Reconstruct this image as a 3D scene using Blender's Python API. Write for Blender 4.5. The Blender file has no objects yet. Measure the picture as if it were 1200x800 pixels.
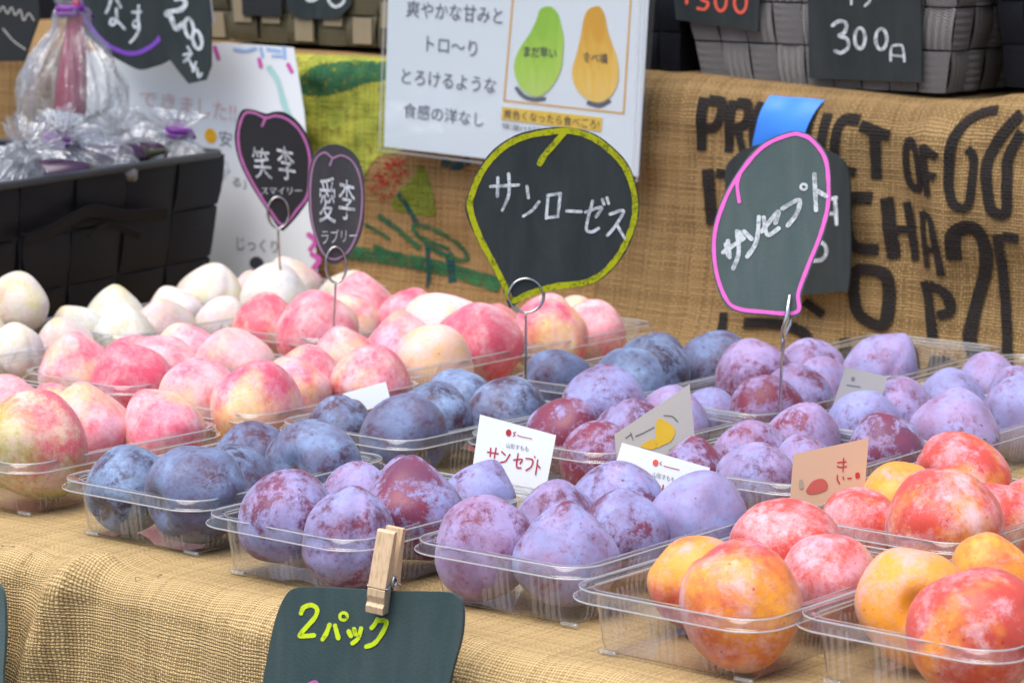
import bpy, bmesh, math, random
from mathutils import Vector, noise, Matrix
random.seed(7)
S = bpy.context.scene
COL = S.collection
PI = math.pi

# ------------------------------------------------------------------ camera
F, CH, PIT = 3432.1, 0.42512, math.radians(9)       # focal length in pixels of the 1200 px wide photo, eye height over the table, tilt
cd = bpy.data.cameras.new('camera'); cam = bpy.data.objects.new('camera', cd); COL.objects.link(cam)
cam.location = (0, 0, CH); cam.rotation_euler = (PI/2 - PIT, 0, 0)
cd.sensor_width = 36; cd.lens = F/1200*36; cd.clip_start = 0.05; cd.clip_end = 100
cd.dof.use_dof = True; cd.dof.focus_distance = 1.80; cd.dof.aperture_fstop = 18
S.camera = cam
# ------------------------------------------------------------------ light
SUN_EL, SUN_AZ = 68, 222                            # soft light from the upper left, behind the camera
w = bpy.data.worlds.new('World'); S.world = w; w.use_nodes = True
nt = w.node_tree; bg = nt.nodes['Background']
sky = nt.nodes.new('ShaderNodeTexSky'); sky.sky_type = 'NISHITA'; sky.sun_disc = False
sky.sun_elevation = math.radians(SUN_EL); sky.sun_rotation = math.radians(SUN_AZ)
sky.air_density = 1.0; sky.dust_density = 3.0; sky.ozone_density = 1.0
nt.links.new(sky.outputs[0], bg.inputs[0]); bg.inputs[1].default_value = 0.125
sl = bpy.data.lights.new('sun', 'SUN'); sl.energy = 2.2; sl.angle = math.radians(60); sl.color = (1, .975, .94)
so = bpy.data.objects.new('sun', sl); COL.objects.link(so)
az, el = math.radians(SUN_AZ), math.radians(SUN_EL)
sd = Vector((math.sin(az)*math.cos(el), math.cos(az)*math.cos(el), math.sin(el)))
so.rotation_euler = sd.to_track_quat('Z', 'Y').to_euler(); so.location = sd*5
S.view_settings.view_transform = 'Standard'; S.view_settings.look = 'None'
S.view_settings.exposure = 0.88; S.view_settings.gamma = 1
S.cycles.use_denoising = True
S.cycles.max_bounces = 10; S.cycles.transparent_max_bounces = 40
S.cycles.caustics_reflective = False; S.cycles.caustics_refractive = False

# ------------------------------------------------------------------ directions on the table
YAW = math.radians(-39)
WD = Vector((math.cos(YAW), math.sin(YAW), 0))      # along the front of the table, to the right and nearer
DD = Vector((-math.sin(YAW), math.cos(YAW), 0))     # across the table, to the back
UP = Vector((0, 0, 1)); EYE = Vector((0, 0, CH))
def ray(px, py):
    d = Vector((0, math.cos(PIT), -math.sin(PIT))); u = Vector((0, math.sin(PIT), math.cos(PIT)))
    return d*F + Vector((1, 0, 0))*(px-600) + u*(400-py)
def ground(px, py, z=0.0):
    v = ray(px, py); return EYE + v*((z-CH)/v.z)
class Plane:
    def __init__(self, p, n): self.p, self.n = Vector(p), Vector(n).normalized()
    def at(self, px, py, off=0.0):
        v = ray(px, py); t = (self.p-EYE).dot(self.n)/v.dot(self.n); return EYE + v*t + self.n*off
def wall_plane(s): return Plane(DD*s, -DD)
def face_plane(p, yaw=0, tilt=0):                    # upright plane through p turned towards the viewer's side
    a = math.radians(yaw); t = math.radians(tilt)
    return Plane(p, (math.sin(a)*math.cos(t), -math.cos(a)*math.cos(t), math.sin(t)))

# ------------------------------------------------------------------ objects
def link(name, me, mat=None, parent=None, smooth=False):
    o = bpy.data.objects.new(name, me); COL.objects.link(o)
    if mat is not None:
        for m in (mat if isinstance(mat, (list, tuple)) else [mat]): me.materials.append(m)
    if parent is not None: o.parent = parent
    if smooth:
        for p in me.polygons: p.use_smooth = True
    return o
def mesh(name, v, f, mat=None, parent=None, smooth=False, uv=None, mi=None):
    if parent is not None and any(abs(c) > 1e-9 for c in parent.location):
        L = parent.location; v = [(p[0]-L[0], p[1]-L[1], p[2]-L[2]) for p in v]
    me = bpy.data.meshes.new(name); me.from_pydata([tuple(p) for p in v], [], f); me.update()
    o = link(name, me, mat, parent, smooth)
    if uv:
        l = me.uv_layers.new(name='UVMap')
        for p in me.polygons:
            for li in p.loop_indices: l.data[li].uv = uv[me.loops[li].vertex_index]
    if mi:
        for p, k in zip(me.polygons, mi): p.material_index = k
    return o
def tag(o, label, cat, group=None, kind=None):
    if label: o['label'] = label
    if cat: o['category'] = cat
    if group: o['group'] = group
    if kind: o['kind'] = kind
    return o
def thing(name, label, cat, loc, group=None):
    o = bpy.data.objects.new(name, None); COL.objects.link(o); o.location = loc; o.empty_display_size = .01
    return tag(o, label, cat, group)
def structure(o): o['kind'] = 'structure'; return o

class Geo:                                           # collects pieces of one mesh
    def __init__(s): s.v, s.f = [], []
    def add(s, v, f):
        b = len(s.v); s.v += [Vector(p) for p in v]; s.f += [tuple(i+b for i in q) for q in f]
    def tube(s, pts, r, n=8, closed=False, cap=True):
        pts = [Vector(p) for p in pts]; m = len(pts); v = []; f = []
        ref = None
        for i, p in enumerate(pts):
            t = (pts[(i+1) % m]-pts[i-1]) if closed else (pts[min(i+1, m-1)]-pts[max(i-1, 0)])
            t.normalize()
            if ref is None: ref = t.orthogonal().normalized()
            ref = (ref - t*ref.dot(t)).normalized(); b = t.cross(ref)
            rr = r[i] if isinstance(r, (list, tuple)) else r
            for k in range(n):
                a = 2*PI*k/n; v.append(p + ref*(math.cos(a)*rr) + b*(math.sin(a)*rr))
        for i in range(m if closed else m-1):
            for k in range(n):
                j = (i+1) % m; f.append((i*n+k, i*n+(k+1) % n, j*n+(k+1) % n, j*n+k))
        if cap and not closed: f += [tuple(range(n))[::-1], tuple(range((m-1)*n, m*n))]
        s.add(v, f)
    def box(s, c, ex, ey, ez):                       # centre and three half-edge vectors
        c, ex, ey, ez = map(Vector, (c, ex, ey, ez))
        v = [c + ex*a + ey*b + ez*d for a in (-1, 1) for b in (-1, 1) for d in (-1, 1)]
        s.add(v, [(0, 1, 3, 2), (4, 6, 7, 5), (0, 4, 5, 1), (2, 3, 7, 6), (0, 2, 6, 4), (1, 5, 7, 3)])
    def build(s, name, mat, parent=None, smooth=False): return mesh(name, s.v, s.f, mat, parent, smooth)

def smooth_line(p, step=1.2, closed=False):          # Catmull-Rom through the points, evenly resampled
    p = [Vector((a[0], a[1])) for a in p]; n = len(p)
    if n == 2 and not closed: q = [p[0].lerp(p[1], i/8) for i in range(9)]
    else:
        q = []
        for i in range(n if closed else n-1):
            g = (lambda k: p[k % n]) if closed else (lambda k: p[max(0, min(n-1, k))])
            a, b, c, d = g(i-1), g(i), g(i+1), g(i+2)
            for k in range(10):
                t = k/10
                q.append(.5*((2*b)+(c-a)*t+(2*a-5*b+4*c-d)*t*t+(3*b-a-3*c+d)*t**3))
        if not closed: q.append(p[-1])
    return q
def ribbon(G, pts, width, fmap, closed=False, cap=True, cross=1, poly=False):
    q = [Vector((a[0], a[1])) for a in pts] if poly else smooth_line(pts, closed=closed)
    if poly:
        r = []
        for a, b in zip(q, q[1:]+([q[0]] if closed else [])):
            k = max(1, int((b-a).length/3)); r += [a.lerp(b, i/k) for i in range(k)]
        if not closed: r.append(q[-1])
        q = r
    n = len(q); v = []; f = []; h = width/2
    for i, p in enumerate(q):
        t = (q[(i+1) % n]-q[i-1]) if closed else (q[min(i+1, n-1)]-q[max(i-1, 0)])
        if t.length < 1e-6: t = Vector((1, 0))
        t.normalize(); m = Vector((-t.y, t.x))
        hw = h*(1 + (0 if poly else .22*noise.noise(Vector((p.x*.13, p.y*.13, width)))))
        for k in range(cross+1): v.append(p + m*(hw*(2*k/cross-1)))
    c1 = cross+1
    for i in range(n if closed else n-1):
        for k in range(cross): f.append((i*c1+k, i*c1+k+1, ((i+1) % n)*c1+k+1, ((i+1) % n)*c1+k))
    if cap and not closed:
        for i, sg in ((0, -1), (n-1, 1)):
            t = (q[1]-q[0]) if i == 0 else (q[-1]-q[-2]); t.normalize(); m = Vector((-t.y, t.x))
            b = len(v); v.append(q[i]); k = 9
            for j in range(k): a = -PI/2+PI*j/(k-1); v.append(q[i] + t*(sg*h*math.cos(a)) + m*(h*math.sin(a)))
            f += [(b, b+1+j, b+2+j) for j in range(k-1)]
    G.add([fmap(p.x, p.y) for p in v], f)
def chaikin(p, closed=False, cut=.22, it=2):
    p = [Vector((a[0], a[1])) for a in p]
    if len(p) < 3: return p
    for _ in range(it):
        q = [] if closed else [p[0]]; n = len(p)
        for i in range(n if closed else n-1):
            a, b = p[i], p[(i+1) % n]
            if closed or i > 0: q.append(a.lerp(b, cut))
            if closed or i < n-2: q.append(a.lerp(b, 1-cut))
        if not closed: q.append(p[-1])
        p = q
    return p
def circle_pts(cx, cy, rx, ry=None, n=20, rot=0):
    ry = ry or rx; c, s = math.cos(rot), math.sin(rot); o = []
    for i in range(n):
        a = 2*PI*i/n; x, y = rx*math.cos(a), ry*math.sin(a); o.append((cx+c*x-s*y, cy+s*x+c*y))
    return o
def lettering(name, strokes, width, plane, mat, parent, off=.0006):
    off = min(off, .0004) if off < .001 else off
    G = Geo()
    for i, st in enumerate(strokes):
        ww = width; cl = False
        if isinstance(st, dict): ww = st.get('w', width); cl = st.get('closed', False); st = st['p']
        ribbon(G, st, ww, lambda x, y, i=i: plane.at(x, y, off+i*.00002), closed=cl)
    return G.build(name, mat, parent)
def text_to(name, body, quad, plane, mat, parent, off=.0006, bold=0):   # real type set into a four-cornered patch: TL, TR, BR, BL
    cu = bpy.data.curves.new('type', 'FONT'); cu.body = body; cu.size = 1; cu.offset = bold; cu.resolution_u = 3
    o = bpy.data.objects.new('type', cu); COL.objects.link(o)
    bpy.context.view_layer.update()
    me = bpy.data.meshes.new_from_object(o.evaluated_get(bpy.context.evaluated_depsgraph_get()))
    COL.objects.unlink(o); bpy.data.objects.remove(o); bpy.data.curves.remove(cu)
    xs = [v.co.x for v in me.vertices]; ys = [v.co.y for v in me.vertices]
    if not xs: return None
    x0, x1, y0, y1 = min(xs), max(xs), min(ys), max(ys)
    tl, tr, br, bl = [Vector(q) for q in quad]; L = parent.location if parent else Vector()
    for v in me.vertices:
        a = (v.co.x-x0)/(x1-x0); b = (v.co.y-y0)/max(1e-6, y1-y0)
        p = (bl.lerp(br, a)).lerp(tl.lerp(tr, a), b); v.co = plane.at(p.x, p.y, off)-L
    me.name = name
    return link(name, me, mat, parent)
def board_mesh(name, outline, plane, mat, parent, thick=.002, poly=False, off=0.0):
    q = [Vector(a) for a in outline] if poly else smooth_line(outline, closed=True)
    n = len(q); v = [plane.at(p[0], p[1], off) for p in q] + [plane.at(p[0], p[1], off-thick) for p in q]
    f = [tuple(range(n)), tuple(range(2*n-1, n-1, -1))] + [(i, n+i, n+(i+1) % n, (i+1) % n) for i in range(n)]
    return mesh(name, v, f, mat, parent)

# ------------------------------------------------------------------ materials
def new_mat(name):
    m = bpy.data.materials.new(name); m.use_nodes = True; t = m.node_tree
    t.nodes.clear(); o = t.nodes.new('ShaderNodeOutputMaterial'); return m, t, o
def N(t, kind, **kw):
    n = t.nodes.new('ShaderNode'+kind)
    for k, v in kw.items():
        if k.startswith('i_'): n.inputs[k[2:].replace('_', ' ')].default_value = v
        else: setattr(n, k, v)
    return n
def M(t, op, a, b=None, c=None, clamp=False):
    n = t.nodes.new('ShaderNodeMath'); n.operation = op; n.use_clamp = clamp
    for i, x in enumerate((a, b, c)):
        if x is None: continue
        if isinstance(x, (int, float)): n.inputs[i].default_value = x
        else: t.links.new(x, n.inputs[i])
    return n.outputs[0]
def ramp(t, fac, stops, interp='LINEAR'):
    n = t.nodes.new('ShaderNodeValToRGB'); n.color_ramp.interpolation = interp; e = n.color_ramp.elements
    while len(e) < len(stops): e.new(.5)
    for x, (p, c) in zip(e, stops): x.position = p; x.color = c if len(c) == 4 else (*c, 1)
    t.links.new(fac, n.inputs[0]); return n.outputs[0]
def mix(t, fac, a, b):
    n = t.nodes.new('ShaderNodeMix'); n.data_type = 'RGBA'
    for i, x in ((0, fac), (6, a), (7, b)):
        if isinstance(x, (int, float)): n.inputs[i].default_value = x
        elif isinstance(x, (tuple, list)): n.inputs[i].default_value = (*x[:3], 1)
        else: t.links.new(x, n.inputs[i])
    return n.outputs[2]
def noise_tex(t, vec, scale, detail=4, rough=.55, dist=0):
    n = N(t, 'TexNoise'); n.inputs['Scale'].default_value = scale; n.inputs['Detail'].default_value = detail
    n.inputs['Roughness'].default_value = rough; n.inputs['Distortion'].default_value = dist
    if vec is not None: t.links.new(vec, n.inputs['Vector'])
    return n.outputs[0]
def principled(t, o, color=None, rough=.5, spec=.5, metal=0, bump=None, bdist=.001, bstr=1.0):
    b = N(t, 'BsdfPrincipled'); b.inputs['Metallic'].default_value = metal; b.inputs['Specular IOR Level'].default_value = spec
    for k, x in (('Base Color', color), ('Roughness', rough)):
        if isinstance(x, (int, float)): b.inputs[k].default_value = x
        elif isinstance(x, tuple): b.inputs[k].default_value = (*x[:3], 1)
        elif x is not None: t.links.new(x, b.inputs[k])
    if bump is not None:
        n = N(t, 'Bump'); n.inputs['Distance'].default_value = bdist; n.inputs['Strength'].default_value = bstr
        t.links.new(bump, n.inputs['Height']); t.links.new(n.outputs[0], b.inputs['Normal'])
    t.links.new(b.outputs[0], o.inputs[0]); return b
def plain(name, color, rough=.6, spec=.4, metal=0, var=.12, scale=60, bump=0.0):
    m, t, o = new_mat(name); tc = N(t, 'TexCoord').outputs['Object']
    n = noise_tex(t, tc, scale, 5, .6)
    c = mix(t, n, tuple(x*(1-var) for x in color), tuple(min(1, x*(1+var)) for x in color))
    principled(t, o, c, rough, spec, metal, n if bump else None, bump or .001)
    return m
def weave_height(t, uv, period, wob=.4):
    d = N(t, 'TexNoise'); d.inputs['Scale'].default_value = 55; d.inputs['Detail'].default_value = 3
    t.links.new(uv, d.inputs['Vector'])
    s = N(t, 'VectorMath', operation='SCALE'); s.inputs['Scale'].default_value = 1/period; t.links.new(uv, s.inputs[0])
    w1 = N(t, 'VectorMath', operation='MULTIPLY_ADD'); t.links.new(d.outputs[1], w1.inputs[0]); w1.inputs[1].default_value = (wob*4,)*3
    t.links.new(s.outputs[0], w1.inputs[2])
    x = N(t, 'SeparateXYZ'); t.links.new(w1.outputs[0], x.inputs[0])
    sx = M(t, 'SINE', M(t, 'MULTIPLY', x.outputs[0], PI)); sy = M(t, 'SINE', M(t, 'MULTIPLY', x.outputs[1], PI))
    p = M(t, 'MULTIPLY', sx, sy)
    a = M(t, 'MULTIPLY', M(t, 'POWER', M(t, 'ABSOLUTE', sx), .7), M(t, 'MULTIPLY_ADD', p, .5, .5))
    b = M(t, 'MULTIPLY', M(t, 'POWER', M(t, 'ABSOLUTE', sy), .7), M(t, 'MULTIPLY_ADD', p, -.5, .5))
    # every thread has a thickness of its own
    fl = N(t, 'VectorMath', operation='FLOOR'); t.links.new(w1.outputs[0], fl.inputs[0])
    f2 = N(t, 'SeparateXYZ'); t.links.new(fl.outputs[0], f2.inputs[0])
    def rnd(sock, seed):
        q = N(t, 'TexWhiteNoise', noise_dimensions='1D'); t.links.new(M(t, 'ADD', sock, seed), q.inputs['W']); return q.outputs[0]
    a = M(t, 'MULTIPLY', a, M(t, 'MULTIPLY_ADD', rnd(f2.outputs[0], .3), .85, .45))
    b = M(t, 'MULTIPLY', b, M(t, 'MULTIPLY_ADD', rnd(f2.outputs[1], 7.7), .85, .45))
    return M(t, 'MAXIMUM', a, b), w1.outputs[0]
def burlap(name, period, light, mid, dark, stain=.35):
    m, t, o = new_mat(name); uv = N(t, 'UVMap').outputs[0]
    h, uvw = weave_height(t, uv, period)
    fib = noise_tex(t, uv, 900, 3, .7)
    col = ramp(t, M(t, 'MULTIPLY_ADD', fib, .25, M(t, 'ADD', h, -.12)), [(.10, dark), (.34, mid), (.8, light)])
    big = noise_tex(t, uv, 9, 4, .6)
    col = mix(t, M(t, 'MULTIPLY', ramp(t, big, [(.35, (0, 0, 0)), (.7, (1, 1, 1))]), stain), col, tuple(x*.62 for x in mid))
    hb = M(t, 'MULTIPLY_ADD', fib, .2, h)
    principled(t, o, col, .95, .15, 0, hb, period*.45)
    return m
def printed(name, period, color, wear=.5, dark=(.02, .015, .012), grain=70, color2=None):   # ink on burlap: sits on the thread tops, worn through in places
    m, t, o = new_mat(name); uv = N(t, 'UVMap').outputs[0]
    h, _ = weave_height(t, uv, period)
    n1 = noise_tex(t, uv, grain, 5, .65); n2 = noise_tex(t, uv, 500, 2, .6)
    keep = ramp(t, M(t, 'ADD', M(t, 'MULTIPLY', n1, .65), M(t, 'MULTIPLY', n2, .35)), [(wear-.12, (0, 0, 0)), (wear+.02, (1, 1, 1))])
    b = N(t, 'BsdfPrincipled'); b.inputs['Roughness'].default_value = .9; b.inputs['Specular IOR Level'].default_value = .15
    if color2: color = mix(t, ramp(t, noise_tex(t, uv, 38, 5, .65), [(.4, (0, 0, 0)), (.6, (1, 1, 1))]), color, color2)
    c = mix(t, ramp(t, h, [(.1, (0, 0, 0)), (.5, (1, 1, 1))]), dark, color); t.links.new(c, b.inputs['Base Color'])
    bp = N(t, 'Bump'); bp.inputs['Distance'].default_value = period*.45; t.links.new(h, bp.inputs['Height']); t.links.new(bp.outputs[0], b.inputs['Normal'])
    tr = N(t, 'BsdfTransparent'); mx = N(t, 'MixShader')
    keep = M(t, 'MULTIPLY', keep, ramp(t, h, [(.04, (0, 0, 0)), (.2, (1, 1, 1))]))
    t.links.new(keep, mx.inputs[0]); t.links.new(tr.outputs[0], mx.inputs[1]); t.links.new(b.outputs[0], mx.inputs[2]); t.links.new(mx.outputs[0], o.inputs[0])
    return m
def clear_film(name, milk=.03, rough=.05, gain=1.0, tint=(.985, .99, .99), crinkle=0):
    m, t, o = new_mat(name)
    fr = N(t, 'LayerWeight'); fr.inputs[0].default_value = .5
    fres = M(t, 'MULTIPLY_ADD', M(t, 'POWER', fr.outputs['Facing'], 4.0), .92, .06)
    tr = N(t, 'BsdfTransparent'); tr.inputs[0].default_value = (*tint, 1)
    gl = N(t, 'BsdfGlossy'); gl.inputs['Roughness'].default_value = rough
    if crinkle:
        tc = N(t, 'TexCoord').outputs['Object']; bp = N(t, 'Bump'); bp.inputs['Distance'].default_value = crinkle
        t.links.new(noise_tex(t, tc, 60, 4, .6, 1.5), bp.inputs['Height'])
        t.links.new(bp.outputs[0], gl.inputs['Normal']); t.links.new(bp.outputs[0], fr.inputs['Normal'])
    df = N(t, 'BsdfDiffuse'); df.inputs[0].default_value = (.85, .87, .9, 1)
    tl = N(t, 'BsdfTranslucent'); tl.inputs[0].default_value = (.85, .87, .9, 1)
    d2 = N(t, 'MixShader'); d2.inputs[0].default_value = .5; t.links.new(df.outputs[0], d2.inputs[1]); t.links.new(tl.outputs[0], d2.inputs[2])
    m1 = N(t, 'MixShader'); m1.inputs[0].default_value = milk; t.links.new(tr.outputs[0], m1.inputs[1]); t.links.new(d2.outputs[0], m1.inputs[2])
    m2 = N(t, 'MixShader'); t.links.new(M(t, 'MULTIPLY', fres, gain, clamp=True), m2.inputs[0])
    t.links.new(m1.outputs[0], m2.inputs[1]); t.links.new(gl.outputs[0], m2.inputs[2]); t.links.new(m2.outputs[0], o.inputs[0])
    return m

def plum_mat(name, ground_col, blush, bloom, bloom2, base=.55, contrast=.16, freckle=.5, tip=None, blush_amt=.5, dot=(.9, .85, .8), rough=(.34, .72), axis=0.0):
    """skin of two colours (ground and blush) under a waxy bloom that is rubbed off in patches; object colour r,g,b = bloom, blush, seed"""
    m, t, o = new_mat(name)
    tc = N(t, 'TexCoord').outputs['Object']; oi = N(t, 'ObjectInfo')
    sp = N(t, 'SeparateColor'); t.links.new(oi.outputs['Color'], sp.inputs[0])
    off = N(t, 'CombineXYZ'); r = M(t, 'MULTIPLY', oi.outputs['Random'], 57); t.links.new(r, off.inputs[0]); t.links.new(M(t, 'MULTIPLY', sp.outputs[2], 31), off.inputs[1])
    v = N(t, 'VectorMath', operation='ADD'); t.links.new(tc, v.inputs[0]); t.links.new(off.outputs[0], v.inputs[1]); v = v.outputs[0]
    xyz = N(t, 'SeparateXYZ'); t.links.new(tc, xyz.inputs[0])
    # blush: one side of the fruit riper than the other
    b1 = noise_tex(t, v, .9, 3, .5); side = M(t, 'MULTIPLY_ADD', xyz.outputs[2], axis, M(t, 'MULTIPLY_ADD', xyz.outputs[0], .16, b1))
    bl = M(t, 'ADD', M(t, 'ADD', side, M(t, 'MULTIPLY_ADD', sp.outputs[1], .6, -.3)), blush_amt-.5)
    fine = noise_tex(t, v, 7, 6, .7)
    blf = ramp(t, M(t, 'MULTIPLY_ADD', fine, .3, M(t, 'ADD', bl, -.15)), [(.38, (0, 0, 0)), (.64, (1, 1, 1))])
    skin = mix(t, blf, ground_col, blush)
    skin = mix(t, M(t, 'MULTIPLY', fine, .5), skin, tuple(x*.6 for x in blush))
    # bloom
    n1 = noise_tex(t, v, 1.7, 7, .62, .35); n2 = noise_tex(t, v, 9, 5, .72); n3 = noise_tex(t, v, 38, 3, .7)
    nb = M(t, 'ADD', M(t, 'ADD', M(t, 'MULTIPLY', n1, .62), M(t, 'MULTIPLY', n2, .26)), M(t, 'MULTIPLY', n3, .12))
    nb = M(t, 'ADD', nb, M(t, 'MULTIPLY_ADD', sp.outputs[0], .34, -.17))
    bf = ramp(t, nb, [(1-base-contrast*.5, (.04, .04, .04)), (1-base+contrast*.15, (.66, .66, .66)), (1-base+contrast, (1, 1, 1))])
    fk = ramp(t, n2, [(.30, (1-freckle,)*3), (.44, (1, 1, 1))])
    thin = ramp(t, noise_tex(t, v, 1.25, 3, .55), [(.36, (.62, .62, .62)), (.6, (1, 1, 1))])     # the bloom is thinner on one side
    bf = M(t, 'MULTIPLY', M(t, 'MULTIPLY', M(t, 'MULTIPLY', bf, fk), .97), thin)
    hue = M(t, 'ADD', noise_tex(t, v, 1.6, 4, .6), M(t, 'MULTIPLY_ADD', sp.outputs[1], .7, -.35))
    bcol = mix(t, ramp(t, hue, [(.36, (0, 0, 0)), (.64, (1, 1, 1))]), bloom, bloom2)
    bcol = mix(t, M(t, 'MULTIPLY', ramp(t, noise_tex(t, v, 4.5, 6, .7), [(.42, (1, 1, 1)), (.62, (0, 0, 0))]), .3), bcol, tuple(x*.62 for x in bloom2))
    col = mix(t, bf, skin, bcol)
    # small lenticels and a few dark scars
    vo = N(t, 'TexVoronoi'); vo.inputs['Scale'].default_value = 15; t.links.new(v, vo.inputs['Vector'])
    ds = ramp(t, M(t, 'ADD', vo.outputs['Distance'], M(t, 'MULTIPLY', n3, .12)), [(.1, (1, 1, 1)), (.17, (0, 0, 0))])
    col = mix(t, M(t, 'MULTIPLY', ds, .32), col, dot)
    vs = N(t, 'TexVoronoi'); vs.inputs['Scale'].default_value = 3.1; t.links.new(v, vs.inputs['Vector'])
    sc = ramp(t, M(t, 'ADD', vs.outputs['Distance'], M(t, 'MULTIPLY', n2, .22)), [(.15, (1, 1, 1)), (.19, (0, 0, 0))])
    col = mix(t, M(t, 'MULTIPLY', sc, .75), col, tuple(x*.55 for x in blush))
    rho = M(t, 'SQRT', M(t, 'ADD', M(t, 'MULTIPLY', xyz.outputs[0], xyz.outputs[0]), M(t, 'MULTIPLY', xyz.outputs[1], xyz.outputs[1])))
    pit = M(t, 'MULTIPLY', ramp(t, rho, [(.05, (1, 1, 1)), (.13, (0, 0, 0))]), M(t, 'LESS_THAN', xyz.outputs[2], 0.0))
    col = mix(t, M(t, 'MULTIPLY', pit, .85), col, (.11, .06, .025))          # the stem scar
    if tip is not None:
        tf = ramp(t, M(t, 'MULTIPLY_ADD', n2, .12, xyz.outputs[2]), [(1.06, (0, 0, 0)), (1.22, (1, 1, 1))]) if False else ramp(t, M(t, 'MULTIPLY', M(t, 'MULTIPLY_ADD', n2, .14, xyz.outputs[2]), .6), [(.685, (0, 0, 0)), (.76, (1, 1, 1))])
        col = mix(t, M(t, 'MULTIPLY', tf, .8), col, tip)
    rg = M(t, 'MULTIPLY_ADD', bf, rough[1]-rough[0], rough[0])
    bump = M(t, 'ADD', M(t, 'MULTIPLY', n3, .25), M(t, 'MULTIPLY', bf, .5))
    b = principled(t, o, col, rg, .35, 0, bump, .0006)
    b.inputs['Sheen Weight'].default_value = .12; b.inputs['Sheen Roughness'].default_value = .6
    return m
# ------------------------------------------------------------------ shared materials
PF, PB = .0020, .0026
M_CLOTH = burlap('burlap_tablecloth', PF, (.64, .465, .235), (.41, .28, .125), (.075, .043, .017), .22)
M_SACK = burlap('burlap_sack', PB, (.40, .265, .12), (.22, .138, .058), (.03, .017, .008), .3)
M_SACK2 = burlap('burlap_painted_sack', PB, (.44, .28, .125), (.26, .15, .06), (.04, .022, .01), .3)
M_INK = printed('black_sack_ink', PB, (.024, .021, .020), .40)
M_CLEAR = clear_film('clear_tray_plastic', .045, .06, 1.15)
M_RIB = clear_film('rib_highlight_plastic', .22, .12, 1.5)  # milkier plastic: light caught on the rib crests put into the colour
M_EDGE = clear_film('edge_highlight_plastic', .52, .12, 1.6)  # whitish cut edges, their bright highlight lines also put into the colour
M_BAG = clear_film('bag_film', .20, .13, 2.4, tint=(.97, .98, 1), crinkle=.003)
M_LAM = clear_film('laminate_film', .015, .04, .9)
def board_mat(name, color, dust):                   # wiped board: smears of chalk dust, fine scratches
    m, t, o = new_mat(name); tc = N(t, 'TexCoord').outputs['Object']
    mp = N(t, 'Mapping'); mp.inputs['Rotation'].default_value = (.4, .7, .5); mp.inputs['Scale'].default_value = (1, 1, .25); t.links.new(tc, mp.inputs[0])
    n = noise_tex(t, mp.outputs[0], 45, 6, .65, .6); n2 = noise_tex(t, tc, 600, 2, .6)
    c = mix(t, ramp(t, n, [(.38, (0, 0, 0)), (.75, (1, 1, 1))]), color, dust)
    c = mix(t, M(t, 'MULTIPLY', n2, .25), c, tuple(x*.6 for x in color))
    principled(t, o, c, M(t, 'MULTIPLY_ADD', n, .25, .45), .4, 0, n2, .00015); return m
M_BOARD = board_mat('blackboard_card', (.018, .026, .027), (.036, .046, .048))
M_BOARD2 = board_mat('sky_lightened_board_card', (.070, .108, .106), (.105, .145, .142))  # grey-green base lightened to carry the sky's reflection
M_BOARDP = plain('purple_edged_board_card', (.018, .020, .022), .6, .35, var=.2, scale=25)
M_BOARD5 = board_mat('dark_green_board_card', (.036, .064, .065), (.058, .088, .088))
def marker(name, color, gap=.36):                    # paint marker: covers unevenly, the board shows through in streaks
    m, t, o = new_mat(name); tc = N(t, 'TexCoord').outputs['Object']
    n = noise_tex(t, tc, 420, 4, .7); n2 = noise_tex(t, tc, 90, 3, .6)
    k = ramp(t, M(t, 'MULTIPLY_ADD', n2, .5, M(t, 'MULTIPLY', n, .5)), [(gap, (.45, .45, .45)), (gap+.12, (1, 1, 1))])
    b = N(t, 'BsdfPrincipled'); b.inputs['Roughness'].default_value = .75; b.inputs['Specular IOR Level'].default_value = .2
    t.links.new(mix(t, n, tuple(x*.86 for x in color), color), b.inputs['Base Color'])
    tr = N(t, 'BsdfTransparent'); mx = N(t, 'MixShader'); t.links.new(k, mx.inputs[0]); t.links.new(tr.outputs[0], mx.inputs[1]); t.links.new(b.outputs[0], mx.inputs[2]); t.links.new(mx.outputs[0], o.inputs[0])
    return m
M_CHALK = marker('white_marker', (.66, .72, .75), .42)
M_YEL = marker('yellow_green_marker', (.44, .47, .01), .40)
M_LIME = marker('lime_marker', (.60, .76, .02), .36)
M_PINK = plain('pink_marker', (.82, .16, .60), .6, .3, var=.1, scale=150)
M_MAUVE = plain('mauve_marker', (.42, .13, .34), .6, .3, var=.15, scale=150)
M_MAUVE2 = plain('dusty_mauve_marker', (.34, .20, .31), .6, .3, var=.15, scale=150)
M_PURP = plain('purple_marker', (.20, .07, .48), .6, .3, var=.1, scale=150)
M_RED = plain('red_print', (.45, .035, .05), .7, .2)
M_REDC = plain('red_chalk', (.75, .12, .08), .8, .2)
M_WHITE = plain('white_card', (.78, .82, .84), .55, .4, var=.02)
M_GREYC = plain('grey_card', (.42, .40, .38), .7, .3, var=.04)
M_TANC = plain('tan_card', (.55, .36, .24), .7, .3, var=.05)
M_GREYT = plain('grey_print', (.20, .20, .23), .7, .2)
M_INKT = plain('dark_print', (.06, .06, .08), .7, .2)
M_STEEL = plain('steel_wire', (.55, .55, .55), .22, .5, metal=1.0, var=.05)
M_WOOD = None
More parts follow.
